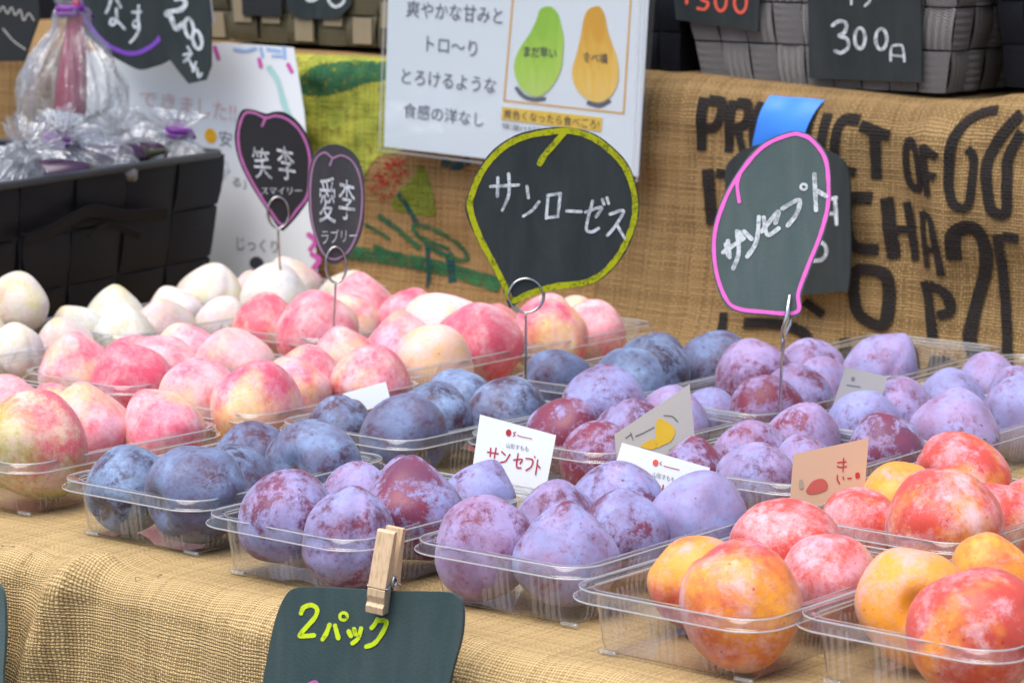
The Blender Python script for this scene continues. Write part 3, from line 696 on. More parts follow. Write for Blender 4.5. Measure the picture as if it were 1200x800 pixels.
# the round board with the yellow-green rim
B1_ = ground(616, 462, .04); B1_.z = .002; PL1 = face_plane(B1_, 4)
o1 = xf([(440, 32), (380, 33), (310, 44), (240, 66), (160, 120), (100, 200), (62, 290), (52, 360), (92, 460), (150, 570), (195, 660), (220, 728), (232, 732), (300, 690), (400, 665), (520, 650), (600, 610), (670, 530), (715, 430), (730, 350), (722, 270), (690, 180), (640, 120), (570, 65), (500, 40)], 3.333, 530, 140)
o1b = xf([(440, 45), (330, 57), (240, 85), (170, 135), (112, 210), (76, 295), (70, 350), (105, 455), (165, 570), (208, 655), (234, 706), (300, 680), (400, 652), (515, 637), (590, 598), (655, 522), (700, 425), (714, 350), (706, 272), (676, 190), (628, 132), (562, 80), (500, 54)], 3.333, 530, 140)
c8 = lambda *p: xf(p, 3.333, 530, 140)
t = sign('plant_label', 'black round board with yellow-green rim lettered in white katakana above the blue plums', o1, PL1, M_BOARD,
    [P_(o1b, None, True), c8((438, 50), (395, 100), (360, 140), (342, 172))], 7, M_YEL,
    [([c8((150, 262), (258, 256)), c8((178, 228), (176, 300)), c8((220, 212), (221, 290), (195, 355)), c8((292, 262), (297, 306)), c8((278, 377), (312, 355), (338, 322)),
       c8((374, 295), (367, 386)), c8((375, 296), (423, 289)), c8((422, 290), (412, 380)), c8((368, 384), (412, 379)), c8((446, 357), (503, 360)),
       c8((520, 362), (582, 343), (562, 380)), c8((548, 318), (528, 395), (524, 430), (545, 439), (571, 425)), c8((586, 312), (592, 331)), c8((604, 306), (610, 328)),
       c8((616, 370), (668, 356), (642, 408), (606, 453)), c8((643, 412), (672, 462))], 3.6, M_CHALK)], B1_)
wire_holder(t, PL1, 616, 346, 20, B1_)
# pink-rimmed board on the bent wire
B2_ = ground(913, 500, .04); B2_.z = .002; PL2 = face_plane(B2_, -4, 6); 
c2 = lambda *p: xf(p, 3.2, 820, 130)
o2 = c2((345, 76), (300, 90), (250, 112), (190, 160), (130, 245), (85, 325), (52, 425), (42, 520), (55, 625), (88, 715), (135, 752), (230, 764), (368, 768), (384, 680), (422, 575), (462, 475), (490, 362), (492, 250), (478, 165), (428, 100), (385, 80))
o2b = c2((345, 88), (262, 119), (202, 168), (140, 250), (96, 330), (62, 430), (53, 520), (66, 620), (100, 706), (142, 740), (230, 752), (362, 754), (370, 680), (410, 570), (450, 470), (479, 360), (481, 250), (467, 172), (420, 110), (382, 91))
M_PINKP = M_PINK
t = sign('plant_label', 'grey-green oval board with bright pink rim and slanting white katakana', o2, PL2, M_BOARD2,
    [P_(o2b, None, True), c2((150, 236), (140, 275), (148, 340))], 4.6, M_PINK,
    [([c2((88, 530), (165, 478)), c2((106, 488), (112, 548)), c2((140, 452), (146, 530), (126, 590)), c2((150, 455), (158, 472)), c2((98, 500), (108, 545)),
       c2((166, 452), (194, 480)), c2((222, 398), (212, 490), (178, 546)), c2((232, 452), (294, 378), (284, 420)), c2((240, 400), (254, 464), (296, 440)),
       c2((310, 366), (372, 334), (364, 384), (330, 430)), P_(circle_pts(820+390/3.2, 130+285/3.2, 3.4), 3.2, True), c2((430, 238), (436, 372)), c2((436, 298), (474, 320))], 5.2, M_CHALK)], B2_)
G = Geo(); gp = lambda x, y, f_: PL2.at(x, y, f_)
G.tube([gp(925.5, 345, .002), gp(922, 372, .002), gp(917, 388, .002), gp(920, 400, .001), gp(916, 420, 0), B2_], [.0012, .002, .0016, .0011, .001, .001], 8)
G.tube([gp(928, 352, -.005), gp(926, 380, -.004), gp(918, 396, -.001), gp(916, 412, 0)], .0012, 8)
G.build('wire_holder', M_STEEL, t, True)
# spare dark board taped to the sack
PL2b = wall_plane(S_W-.03)
o = [(862, 182), (880, 172), (930, 164), (972, 178), (992, 196), (996, 240), (995, 330), (980, 342), (900, 345), (862, 330), (852, 250), (850, 200)]
t = sign('price_board', 'dark board with white marks, mostly hidden behind the pink-rimmed oval board', o, PL2b, M_BOARD, None, 0, None,
    [([c2((470, 336), (512, 325)), c2((508, 326), (514, 424)), c2((486, 386), (512, 383)), c2((440, 488), (468, 500), (476, 530), (460, 556), (428, 562))], 4.2, M_CHALK)], None, 'blackboard price boards', loc=PL2b.at(925, 260), cat='price board')
# two small boards on the left
c4 = lambda *p: xf(p, 3.636, 250, 120)
B3_ = ground(332, 350, .04); B3_.z = .002; PL3 = face_plane(B3_, 12)
o3 = c4((120, 38), (170, 32), (225, 48), (265, 40), (310, 45), (360, 82), (400, 140), (424, 215), (425, 300), (412, 400), (370, 470), (312, 535), (285, 542), (235, 470), (170, 370), (118, 270), (95, 190), (94, 120))
o3b = c4((132, 50), (172, 45), (222, 66), (262, 58), (306, 68), (350, 100), (385, 150), (408, 220), (410, 300), (400, 395), (358, 455), (298, 522), (245, 465), (182, 368), (130, 268), (108, 190), (108, 115))
t = sign('plant_label', 'black heart-shaped board with magenta rim standing in front of the white paper', o3, PL3, M_BOARDP, [P_(o3b, None, True), c4((222, 66), (208, 100))], 3.2, M_PINK if False else M_MAUVE, (), B3_)
text_to('lettering', '\u7b11', [c4((158, 188))[0], c4((236, 196))[0], c4((252, 328))[0], c4((180, 324))[0]], PL3, M_CHALK, t, .0009, .003)
text_to('lettering', '\u674e', [c4((266, 178))[0], c4((336, 196))[0], c4((358, 336))[0], c4((280, 328))[0]], PL3, M_CHALK, t, .0009, .003)
text_to('lettering', '\u30b9\u30de\u30a4\u30ea\u30fc', [c4((204, 362))[0], c4((376, 360))[0], c4((376, 392))[0], c4((202, 392))[0]], PL3, M_CHALK, t, .0009, .0)
wire_holder(t, PL3, 325.5, 249, 18.5, B3_, rx=12.5)
M_BOARD4 = board_mat('grey_board_card', (.045, .046, .05), (.075, .076, .08))
B4_ = ground(388, 411, .04); B4_.z = .002; PL4 = face_plane(B4_, 14)
o4 = c4((432, 222), (470, 190), (530, 180), (585, 205), (622, 250), (642, 330), (645, 430), (640, 520), (615, 600), (572, 655), (520, 690), (470, 660), (438, 590), (412, 490), (406, 380), (412, 280))
o4b = c4((440, 235), (475, 214), (508, 236), (545, 226), (588, 248), (618, 300), (632, 370), (632, 450), (620, 530), (590, 610), (556, 650), (512, 668), (470, 645), (440, 580), (418, 490), (412, 380), (420, 290))
t = sign('plant_label', 'grey-black oval board with thin dusty pink rim, right of the heart-shaped board', o4, PL4, M_BOARD4, [P_(o4b, None, True), c4((508, 236), (496, 268))], 2.4, M_MAUVE2, (), B4_)
text_to('lettering', '\u611b', [c4((450, 318))[0], c4((520, 318))[0], c4((522, 516))[0], c4((450, 510))[0]], PL4, M_CHALK, t, .0009, .003)
text_to('lettering', '\u674e', [c4((536, 320))[0], c4((600, 338))[0], c4((606, 506))[0], c4((530, 498))[0]], PL4, M_CHALK, t, .0009, .003)
text_to('lettering', '\u30e9\u30d6\u30ea\u30fc', [c4((460, 540))[0], c4((612, 540))[0], c4((610, 590))[0], c4((460, 604))[0]], PL4, M_CHALK, t, .0009, .0)
wire_holder(t, PL4, 393, 310, 21, B4_, rx=12)
# 2-pack board with its clothes peg
FP = table_point(ground(440, 690).dot(WD), .03) - DD*.032; PL5 = face_plane(FP, -36, 5)
c5 = lambda *p: xf(p, 4, 300, 600)
o5 = c5((180, 356), (260, 350), (420, 357), (600, 368), (760, 370), (890, 374), (935, 390), (962, 430), (970, 490), (960, 590), (930, 700), (905, 800), (860, 960), (700, 1040), (400, 1060), (140, 1000), (60, 900), (34, 800), (52, 680), (76, 560), (100, 470), (138, 390))
t = sign('price_board', 'dark green rounded board with lime handwriting held by a wooden clothes peg', o5, PL5, M_BOARD5, None, 0, None,
    [([c5((213, 472), (226, 445), (262, 434), (288, 452), (280, 488), (240, 535), (206, 576), (240, 578), (274, 575)), c5((347, 526), (332, 565), (315, 594)), c5((373, 530), (380, 558), (388, 588)),
       P_(circle_pts(300+413/4, 600+487/4, 4.4), 3.4, True), c5((437, 556), (447, 578)), c5((462, 546), (468, 570)), c5((495, 543), (482, 588), (455, 612)),
       c5((572, 500), (560, 522), (545, 540)), c5((570, 506), (614, 512), (592, 568), (558, 612), (520, 628))], 5.2, M_LIME),
     ([c5((250, 802), (266, 794), (282, 792), (290, 800))], 3, M_MAUVE)], None, 'blackboard price boards', loc=PL5.at(425, 750), cat='price board')
t = thing('clothes_peg', 'pale wooden clothes peg gripping the top of the green board', 'clothes peg', PL5.at(448, 705))
pz = [PL5.at(x, y) for x, y in ((446, 715), (459, 619))]; ax = (pz[1]-pz[0]); Lp = ax.length; ax.normalize()
yaw = math.radians(-20); sx = Vector((math.cos(yaw), math.sin(yaw), 0)); sx = (sx-ax*sx.dot(ax)).normalized(); sy = ax.cross(sx)   # sx across the width, sy away from the viewer
if sy.y < 0: sy = -sy
def prong(name, sgn, c0):
    prof = [(0, 0), (0, .010), (.004, .0112), (.006, .0095), (.010, .0115), (.30*Lp, .0118), (.305*Lp, .0108), (.312*Lp, .0108), (.318*Lp, .0118), (Lp*.98, .0085), (Lp, .0075), (Lp, .0035), (.42*Lp, .0012), (.37*Lp, .002), (.33*Lp, .0008), (.02, .0002)]
    v = []; n = len(prof)
    for sd in (-1, 1):
        for (z, y) in prof: v.append(c0 + ax*z + sy*(sgn*(y*.82)) + sx*(sd*.0052))
    f = [tuple(range(n)), tuple(range(2*n-1, n-1, -1))] + [(i, n+i, n+(i+1) % n, (i+1) % n) for i in range(n)]
    o = mesh(name, v, f, M_WOOD, t); bv = o.modifiers.new('bevel', 'BEVEL'); bv.width = .0006; bv.segments = 2; return o
pc = pz[0] - PL5.n*.0
prong('wooden_prong', -1, pc - sy*.0014 + sx*0); prong('wooden_prong', 1, pc + sy*.0014)
G = Geo(); cc = pc + ax*(.37*Lp)
for sd in (-1, 1):
    G.tube([cc + sx*(sd*.0058) + sy*(.0034*math.cos(k*.5)) + ax*(.0034*math.sin(k*.5)) for k in range(26)], .0007, 6)
    for sg in (-1, 1):
        G.tube([cc + sx*(sd*.0058) + sy*(sg*.003), pc + ax*(.315*Lp) + sx*(sd*.0060) + sy*(sg*.0098), pc + ax*(.312*Lp) + sx*(sd*.004) + sy*(sg*.0102)], .0007, 6)
for sg in (-1, 1): G.tube([pc + ax*(.312*Lp) + sx*(-.0055) + sy*(sg*.0100), pc + ax*(.312*Lp) + sx*.0055 + sy*(sg*.0100)], .0007, 6)
for sd in (-1, 1):
    for kk in range(1): G.tube([cc + sx*(-.0058), cc + sx*.0058], .0024, 10)
G.build('wire_spring', M_STEEL, t, True)
# dark board at the lower left edge
ce = table_point(ground(0, 700).dot(WD), .06) - DD*.032; PL6 = face_plane(ce, -36, 5)
sign('price_board', 'dark green board cut off by the left edge in front of the tablecloth', [(-120, 690), (-60, 672), (-18, 676), (2, 690), (6, 730), (4, 780), (-4, 850), (-60, 880), (-130, 860)], PL6, M_BOARD2, None, 0, None, (), None, 'blackboard price boards', loc=PL6.at(-60, 760), cat='price board')
# boards over the black basket
PN = wall_plane(S_W-.085); PN2 = wall_plane(S_W-.095)
cn = lambda *p: xf(p, 6.667, 80, 0)
sign('price_board', 'round black board with a purple arc and white hiragana above the vegetable bags', cn((70, -160), (66, 20), (75, 120), (110, 235), (190, 345), (320, 428), (420, 485), (550, 545), (650, 528), (770, 480), (860, 380), (900, 200), (880, -160)), PN, M_BOARD,
    [cn((80, -120), (95, 10), (140, 150), (220, 270), (300, 345), (380, 390), (480, 420), (580, 402), (690, 330), (760, 220))], 5.2, M_PURP,
    [([cn((336, 0), (318, 60), (298, 102)), cn((375, -10), (395, 25), (412, 58)), cn((378, 72), (380, 150), (355, 196), (330, 185), (340, 152), (376, 158), (442, 228)),
       cn((505, 98), (568, 94)), cn((552, 48), (548, 150), (556, 220), (530, 285), (488, 332)), P_(circle_pts(80+530/6.667, 190/6.667, 3, 4), 3, True)], 3.4, M_CHALK)], None, 'blackboard price boards', loc=PN.at(160, 30), cat='price board')
t = sign('price_board', 'pointed black price board with large slanting 200 beside the purple-arc board', cn((690, -160), (700, 250), (760, 425), (850, 545), (940, 656), (1070, 625), (1110, 520), (1112, 230), (1080, -160)), PN2, M_BOARD, None, 0, None,
    [([cn((846, -6), (890, -12), (918, 30), (880, 78), (800, 92), (770, 110), (800, 130), (830, 200), (856, 226), (890, 190))], 6, M_CHALK),
     ([P_(circle_pts(80+947/6.667, 222/6.667, 5, 11.5, rot=-.15), 4, True), P_(circle_pts(80+1010/6.667, 312/6.667, 5, 11, rot=-.2), 4, True)], 4, M_CHALK),
     ([cn((935, 368), (955, 400)), cn((905, 430), (965, 420), (905, 485), (945, 470), (972, 528)), cn((1000, 488), (975, 560), (1005, 535), (1022, 605), (1046, 575))], 3, M_CHALK)], None, 'blackboard price boards', loc=PN2.at(215, 40), cat='price board', poly=True)
quad_board('paper_strip', [(238, -10), (246, -10), (251, 27), (244, 28)], PN, M_WHITE, t, .0006)
PN3 = wall_plane(S_W-.075)
sign('price_board', 'black board with faint white scribble in the top left corner', [(-60, -40), (42, -40), (46, 20), (36, 48), (28, 72), (-60, 74)], PN3, M_BOARDP, None, 0, None,
    [([[(0, 14), (4, 8), (9, 16), (14, 9), (18, 18), (24, 12), (28, 24), (34, 16), (40, 24)], [(4, 34), (16, 48), (30, 58)]], 1.6, M_GREYC)], None, 'blackboard price boards', loc=PN3.at(0, 20), cat='price board', poly=True)
# price boards on the shelf baskets
def on_basket(name, label, q, d, texts, mat=M_BOARD, loc=None):
    pl = Plane(Bc[0] - DD*d, (Tc[0]-Bc[0]).cross(Bc[1]-Bc[0])); 
    if pl.n.dot(DD) > 0: pl.n = -pl.n
    return sign(name, label, q, pl, mat, None, 0, None, texts, None, 'blackboard price boards', True, pl.at(*q[0]), 'price board')
on_basket('price_board', 'dark board with white 300 hung on the front of the grey basket', [(946, -40), (1079, -40), (1080, 97), (948, 92)], .008,
    [([[(976, 30), (984, 25), (992, 28), (990, 38), (984, 42), (993, 46), (994, 56), (986, 62), (979, 60)], P_(circle_pts(1008, 45, 6, 12), 4, True), P_(circle_pts(1033, 46, 6.5, 12), 4, True)], 4.2, M_CHALK),
     ([[(1044, 71), (1045, 56), (1051, 53), (1058, 55), (1060, 72)], [(1046, 65), (1058, 66)], [(998, -8), (998, 5)], [(1014, -6), (1020, 0), (1014, 7)]], 3, M_CHALK), ([[(1050, 60), (1050.5, 60.5)], [(1055, 60), (1055.5, 60.5)]], 1.6, M_INKT)], M_BOARD2 if False else M_BOARD)
on_basket('price_board', 'black board with red 1300 on the left of the grey basket', [(786, -40), (892, -40), (888, 38), (792, 23)], .008,
    [([[(805, -8), (805, 4)], [(818, -12), (826, -8), (822, -1), (830, 4), (826, 11), (818, 10)], P_(circle_pts(845, 1, 6.5, 12), 3.4, True), P_(circle_pts(868, 3, 7, 12), 3.4, True)], 3.6, M_REDC)])
PO = Plane(Bo[0] - DD*.008, -DD)
sign('price_board', 'dark board with the bottom of white digits on the olive basket', [(333, -40), (412, -40), (412, 6), (396, 23), (350, 22), (336, 14)], PO, M_BOARD, None, 0, None,
    [([[(356, -6), (362, 1), (370, 0), (374, -6)], [(384, -10), (386, 2), (393, 8), (402, 4), (405, -6)]], 3.4, M_CHALK)], None, 'blackboard price boards', True, PO.at(370, 0), 'price board')
sign('price_board', 'plain dark board on the olive basket, nearest the pointed 200 board', [(282, -40), (330, -40), (330, 20), (284, 18)], PO, M_BOARDP, None, 0, None, (), None, 'blackboard price boards', True, PO.at(300, 0), 'price board')

# ------------------------------------------------------------------ small cards standing in the trays
def card(label, q, y_d, mat, texts=(), fonts=(), marks=()):
    """q: TL, TR, BR, BL in the photo; y_d: pixel and height where its foot stands"""
    pl = face_plane(ground(*y_d), 0, 8)
    t = thing('name_card', label, 'card', pl.at((q[2][0]+q[3][0])/2, (q[2][1]+q[3][1])/2), 'name cards stuck between the plums')
    quad_board('card', q, pl, mat, t, .0006)
    for i, (st, wd, m_) in enumerate(texts): lettering('lettering', st, wd, pl, m_, t, .0004)
    for body, fq, m_ in fonts: text_to('lettering', body, fq, pl, m_, t, .0004)
    for pts, m_ in marks: board_mesh('printed_mark', pts, pl, m_, t, .0002, off=.0004)
    return t
cc_ = lambda *p: xf(p, 7.27, 540, 480)
card('white card with red katakana standing behind the middle front lilac plums', [(562.5, 485.5), (651.7, 509.8), (636, 592), (552, 560)], (600, 556, .04), M_WHITE,
    [([cc_((228, 358), (318, 372)), cc_((255, 325), (250, 395)), cc_((300, 325), (285, 408)), cc_((348, 355), (378, 382)), cc_((338, 445), (380, 435), (418, 378)), cc_((450, 425), (522, 420), (505, 455)), cc_((488, 372), (475, 480), (510, 492)),
       cc_((556, 412), (612, 425), (600, 480), (556, 514)), cc_((655, 425), (637, 548)), cc_((650, 465), (674, 492))], 1.7, M_RED), ([cc_((628, 395), (632, 405))], 1.5, M_RED),
     ([cc_((470, 190), (448, 196), (462, 212), (445, 224)), cc_((482, 214), (500, 222), (530, 230), (570, 238), (604, 246))], .9, M_RED)],
    [('\u5c71\u5f62\u3059\u3082\u3082', [cc_((388, 278))[0], cc_((580, 312))[0], cc_((575, 356))[0], cc_((385, 320))[0]], M_GREYT), ('PRUNUS', [cc_((445, 530))[0], cc_((535, 548))[0], cc_((532, 576))[0], cc_((443, 556))[0]], M_GREYT)] if False else
    [('\u5c71\u5f62\u3059\u3082\u3082', [cc_((388, 278))[0], cc_((580, 312))[0], cc_((575, 356))[0], cc_((385, 320))[0]], M_GREYT)],
    [(circle_pts(540+407/7.27, 480+194/7.27, 3.2, 4, 16), M_RED)])
ck_ = lambda *p: xf(p, 6.157, 700, 450)
card('tilted white card half hidden behind the right front lilac plums', [(729, 518.5), (832, 548), (826, 585), (716, 560)], (775, 578, .04), M_WHITE,
    [([ck_((445, 760), (495, 766)), ck_((475, 728), (468, 790))], 1.7, M_RED), ([ck_((462, 560), (450, 570), (464, 582)), ck_((480, 588), (530, 602), (590, 616))], .9, M_RED)],
    [('\u5c71\u5f62\u3059\u3082\u3082', [ck_((402, 630))[0], ck_((560, 668))[0], ck_((555, 708))[0], ck_((398, 668))[0]], M_GREYT)], [(circle_pts(700+420/6.157, 450+566/6.157, 3.4, 3.8, 16), M_REDC)])
card('grey card with yellow printed picture leaning among the second row of speckled plums', [(720, 509), (808, 450), (816, 532), (723, 545)], (770, 545, .03), M_GREYC,
    [([ck_((205, 388), (245, 360)), ck_((240, 350), (258, 402)), ck_((275, 375), (330, 352), (410, 310)), ck_((480, 225), (540, 232), (580, 270))], .9, M_INKT),
     ([ck_((520, 478), (580, 440), (660, 395)), ck_((600, 450), (640, 400))], 1.6, plain('green_print', (.16, .25, .10), .7, .2))], (),
    [(ck_((430, 262), (500, 270), (560, 330), (535, 405), (470, 440), (425, 445)), plain('mustard_print', (.62, .40, .03), .6, .3)), (ck_((318, 440), (400, 395), (432, 440), (400, 470), (330, 458)), plain('mustard_print', (.62, .38, .03), .6, .3))])
ct_ = lambda *p: xf(p, 6.157, 900, 490)
card('tan card with red kana standing in front of the orange plums at right', [(930, 532), (1018, 513), (1012, 592), (925, 592)], (970, 604, .03), M_TANC,
    [([ct_((502, 318), (562, 312)), ct_((500, 345), (530, 352), (565, 345)), ct_((545, 288), (540, 382)), ct_((500, 410), (500, 440), (515, 468)), ct_((540, 420), (545, 436)), ct_((575, 432), (600, 430))], 1.5, M_RED)], (),
    [(ct_((275, 520), (320, 455), (385, 434), (425, 460), (425, 510), (360, 540), (300, 545)), plain('faded_red_print', (.46, .10, .08), .7, .2)), (ct_((632, 395), (658, 392), (660, 425), (634, 430)), M_RED),
     (ct_((225, 450), (250, 445), (255, 500), (228, 505)), plain('grey_brown_print', (.36, .28, .22), .7, .2))])
cg_ = lambda *p: xf(p, 8.89, 960, 410)
card('grey card partly hidden behind the large lilac plum at right', [(991, 430), (1040, 441), (1024, 500), (971, 490)], (1000, 488, .04), M_GREYC,
    [([cg_((290, 362), (350, 372), (425, 382))], 1.2, M_GREYT)], (), [(circle_pts(960+352/8.89, 410+300/8.89, 2.2, 2.4, 12), M_GREYT), (cg_((300, 505), (345, 498), (372, 520), (350, 565), (312, 570)), plain('mustard_print', (.62, .34, .03), .6, .3))])
card('small blank white card between the pink plums and the blue plums', [(402, 461), (452, 447), (458, 470), (404, 490)], (432, 476, .04), M_WHITE)
TRAYS = {
    'A1': (-0.1889, 1.9044, -0.6807),
    'A2': (-0.0621, 2.1035, -0.6807),
    'A3': (0.1038, 2.2924, -0.6807),
    'B1': (-0.0835, 1.7946, -0.6807),
    'B2': (0.074, 2.0573, -0.6807),
    'B3': (0.1912, 2.2017, -0.6807),
    'C1': (0.0465, 1.7248, -0.6807),
    'C2': (0.1903, 1.9533, -0.6807),
    'C3': (0.3143, 2.0922, -0.6807),
    'D1': (0.1386, 1.6067, -0.6807),
    'D2': (0.2753, 1.7861, -0.6807),
    'E1': (0.2566, 1.5443, -0.6807),
    'Z1': (-0.313, 2.0212, -0.6807),
    'Z2': (-0.1744, 2.2016, -0.6807),
    'Z3': (-0.0753, 2.3994, -0.6807),
    'Y1': (-0.4013, 2.1271, -0.6807),
    'Y2': (-0.2831, 2.3214, -0.6807),
    'Y3': (-0.1531, 2.5562, -0.6807),
    'X1': (-0.4426, 2.4341, -0.6807),
    'X2': (-0.3217, 2.5753, -0.6807),
    'Z4': (0.0453, 2.5409, -0.6807),
    'X3': (-0.2198, 2.7322, -0.6807),
    'C4': (0.4018, 2.2633, -0.6807),
    'B4': (0.305, 2.3688, -0.6807),
}
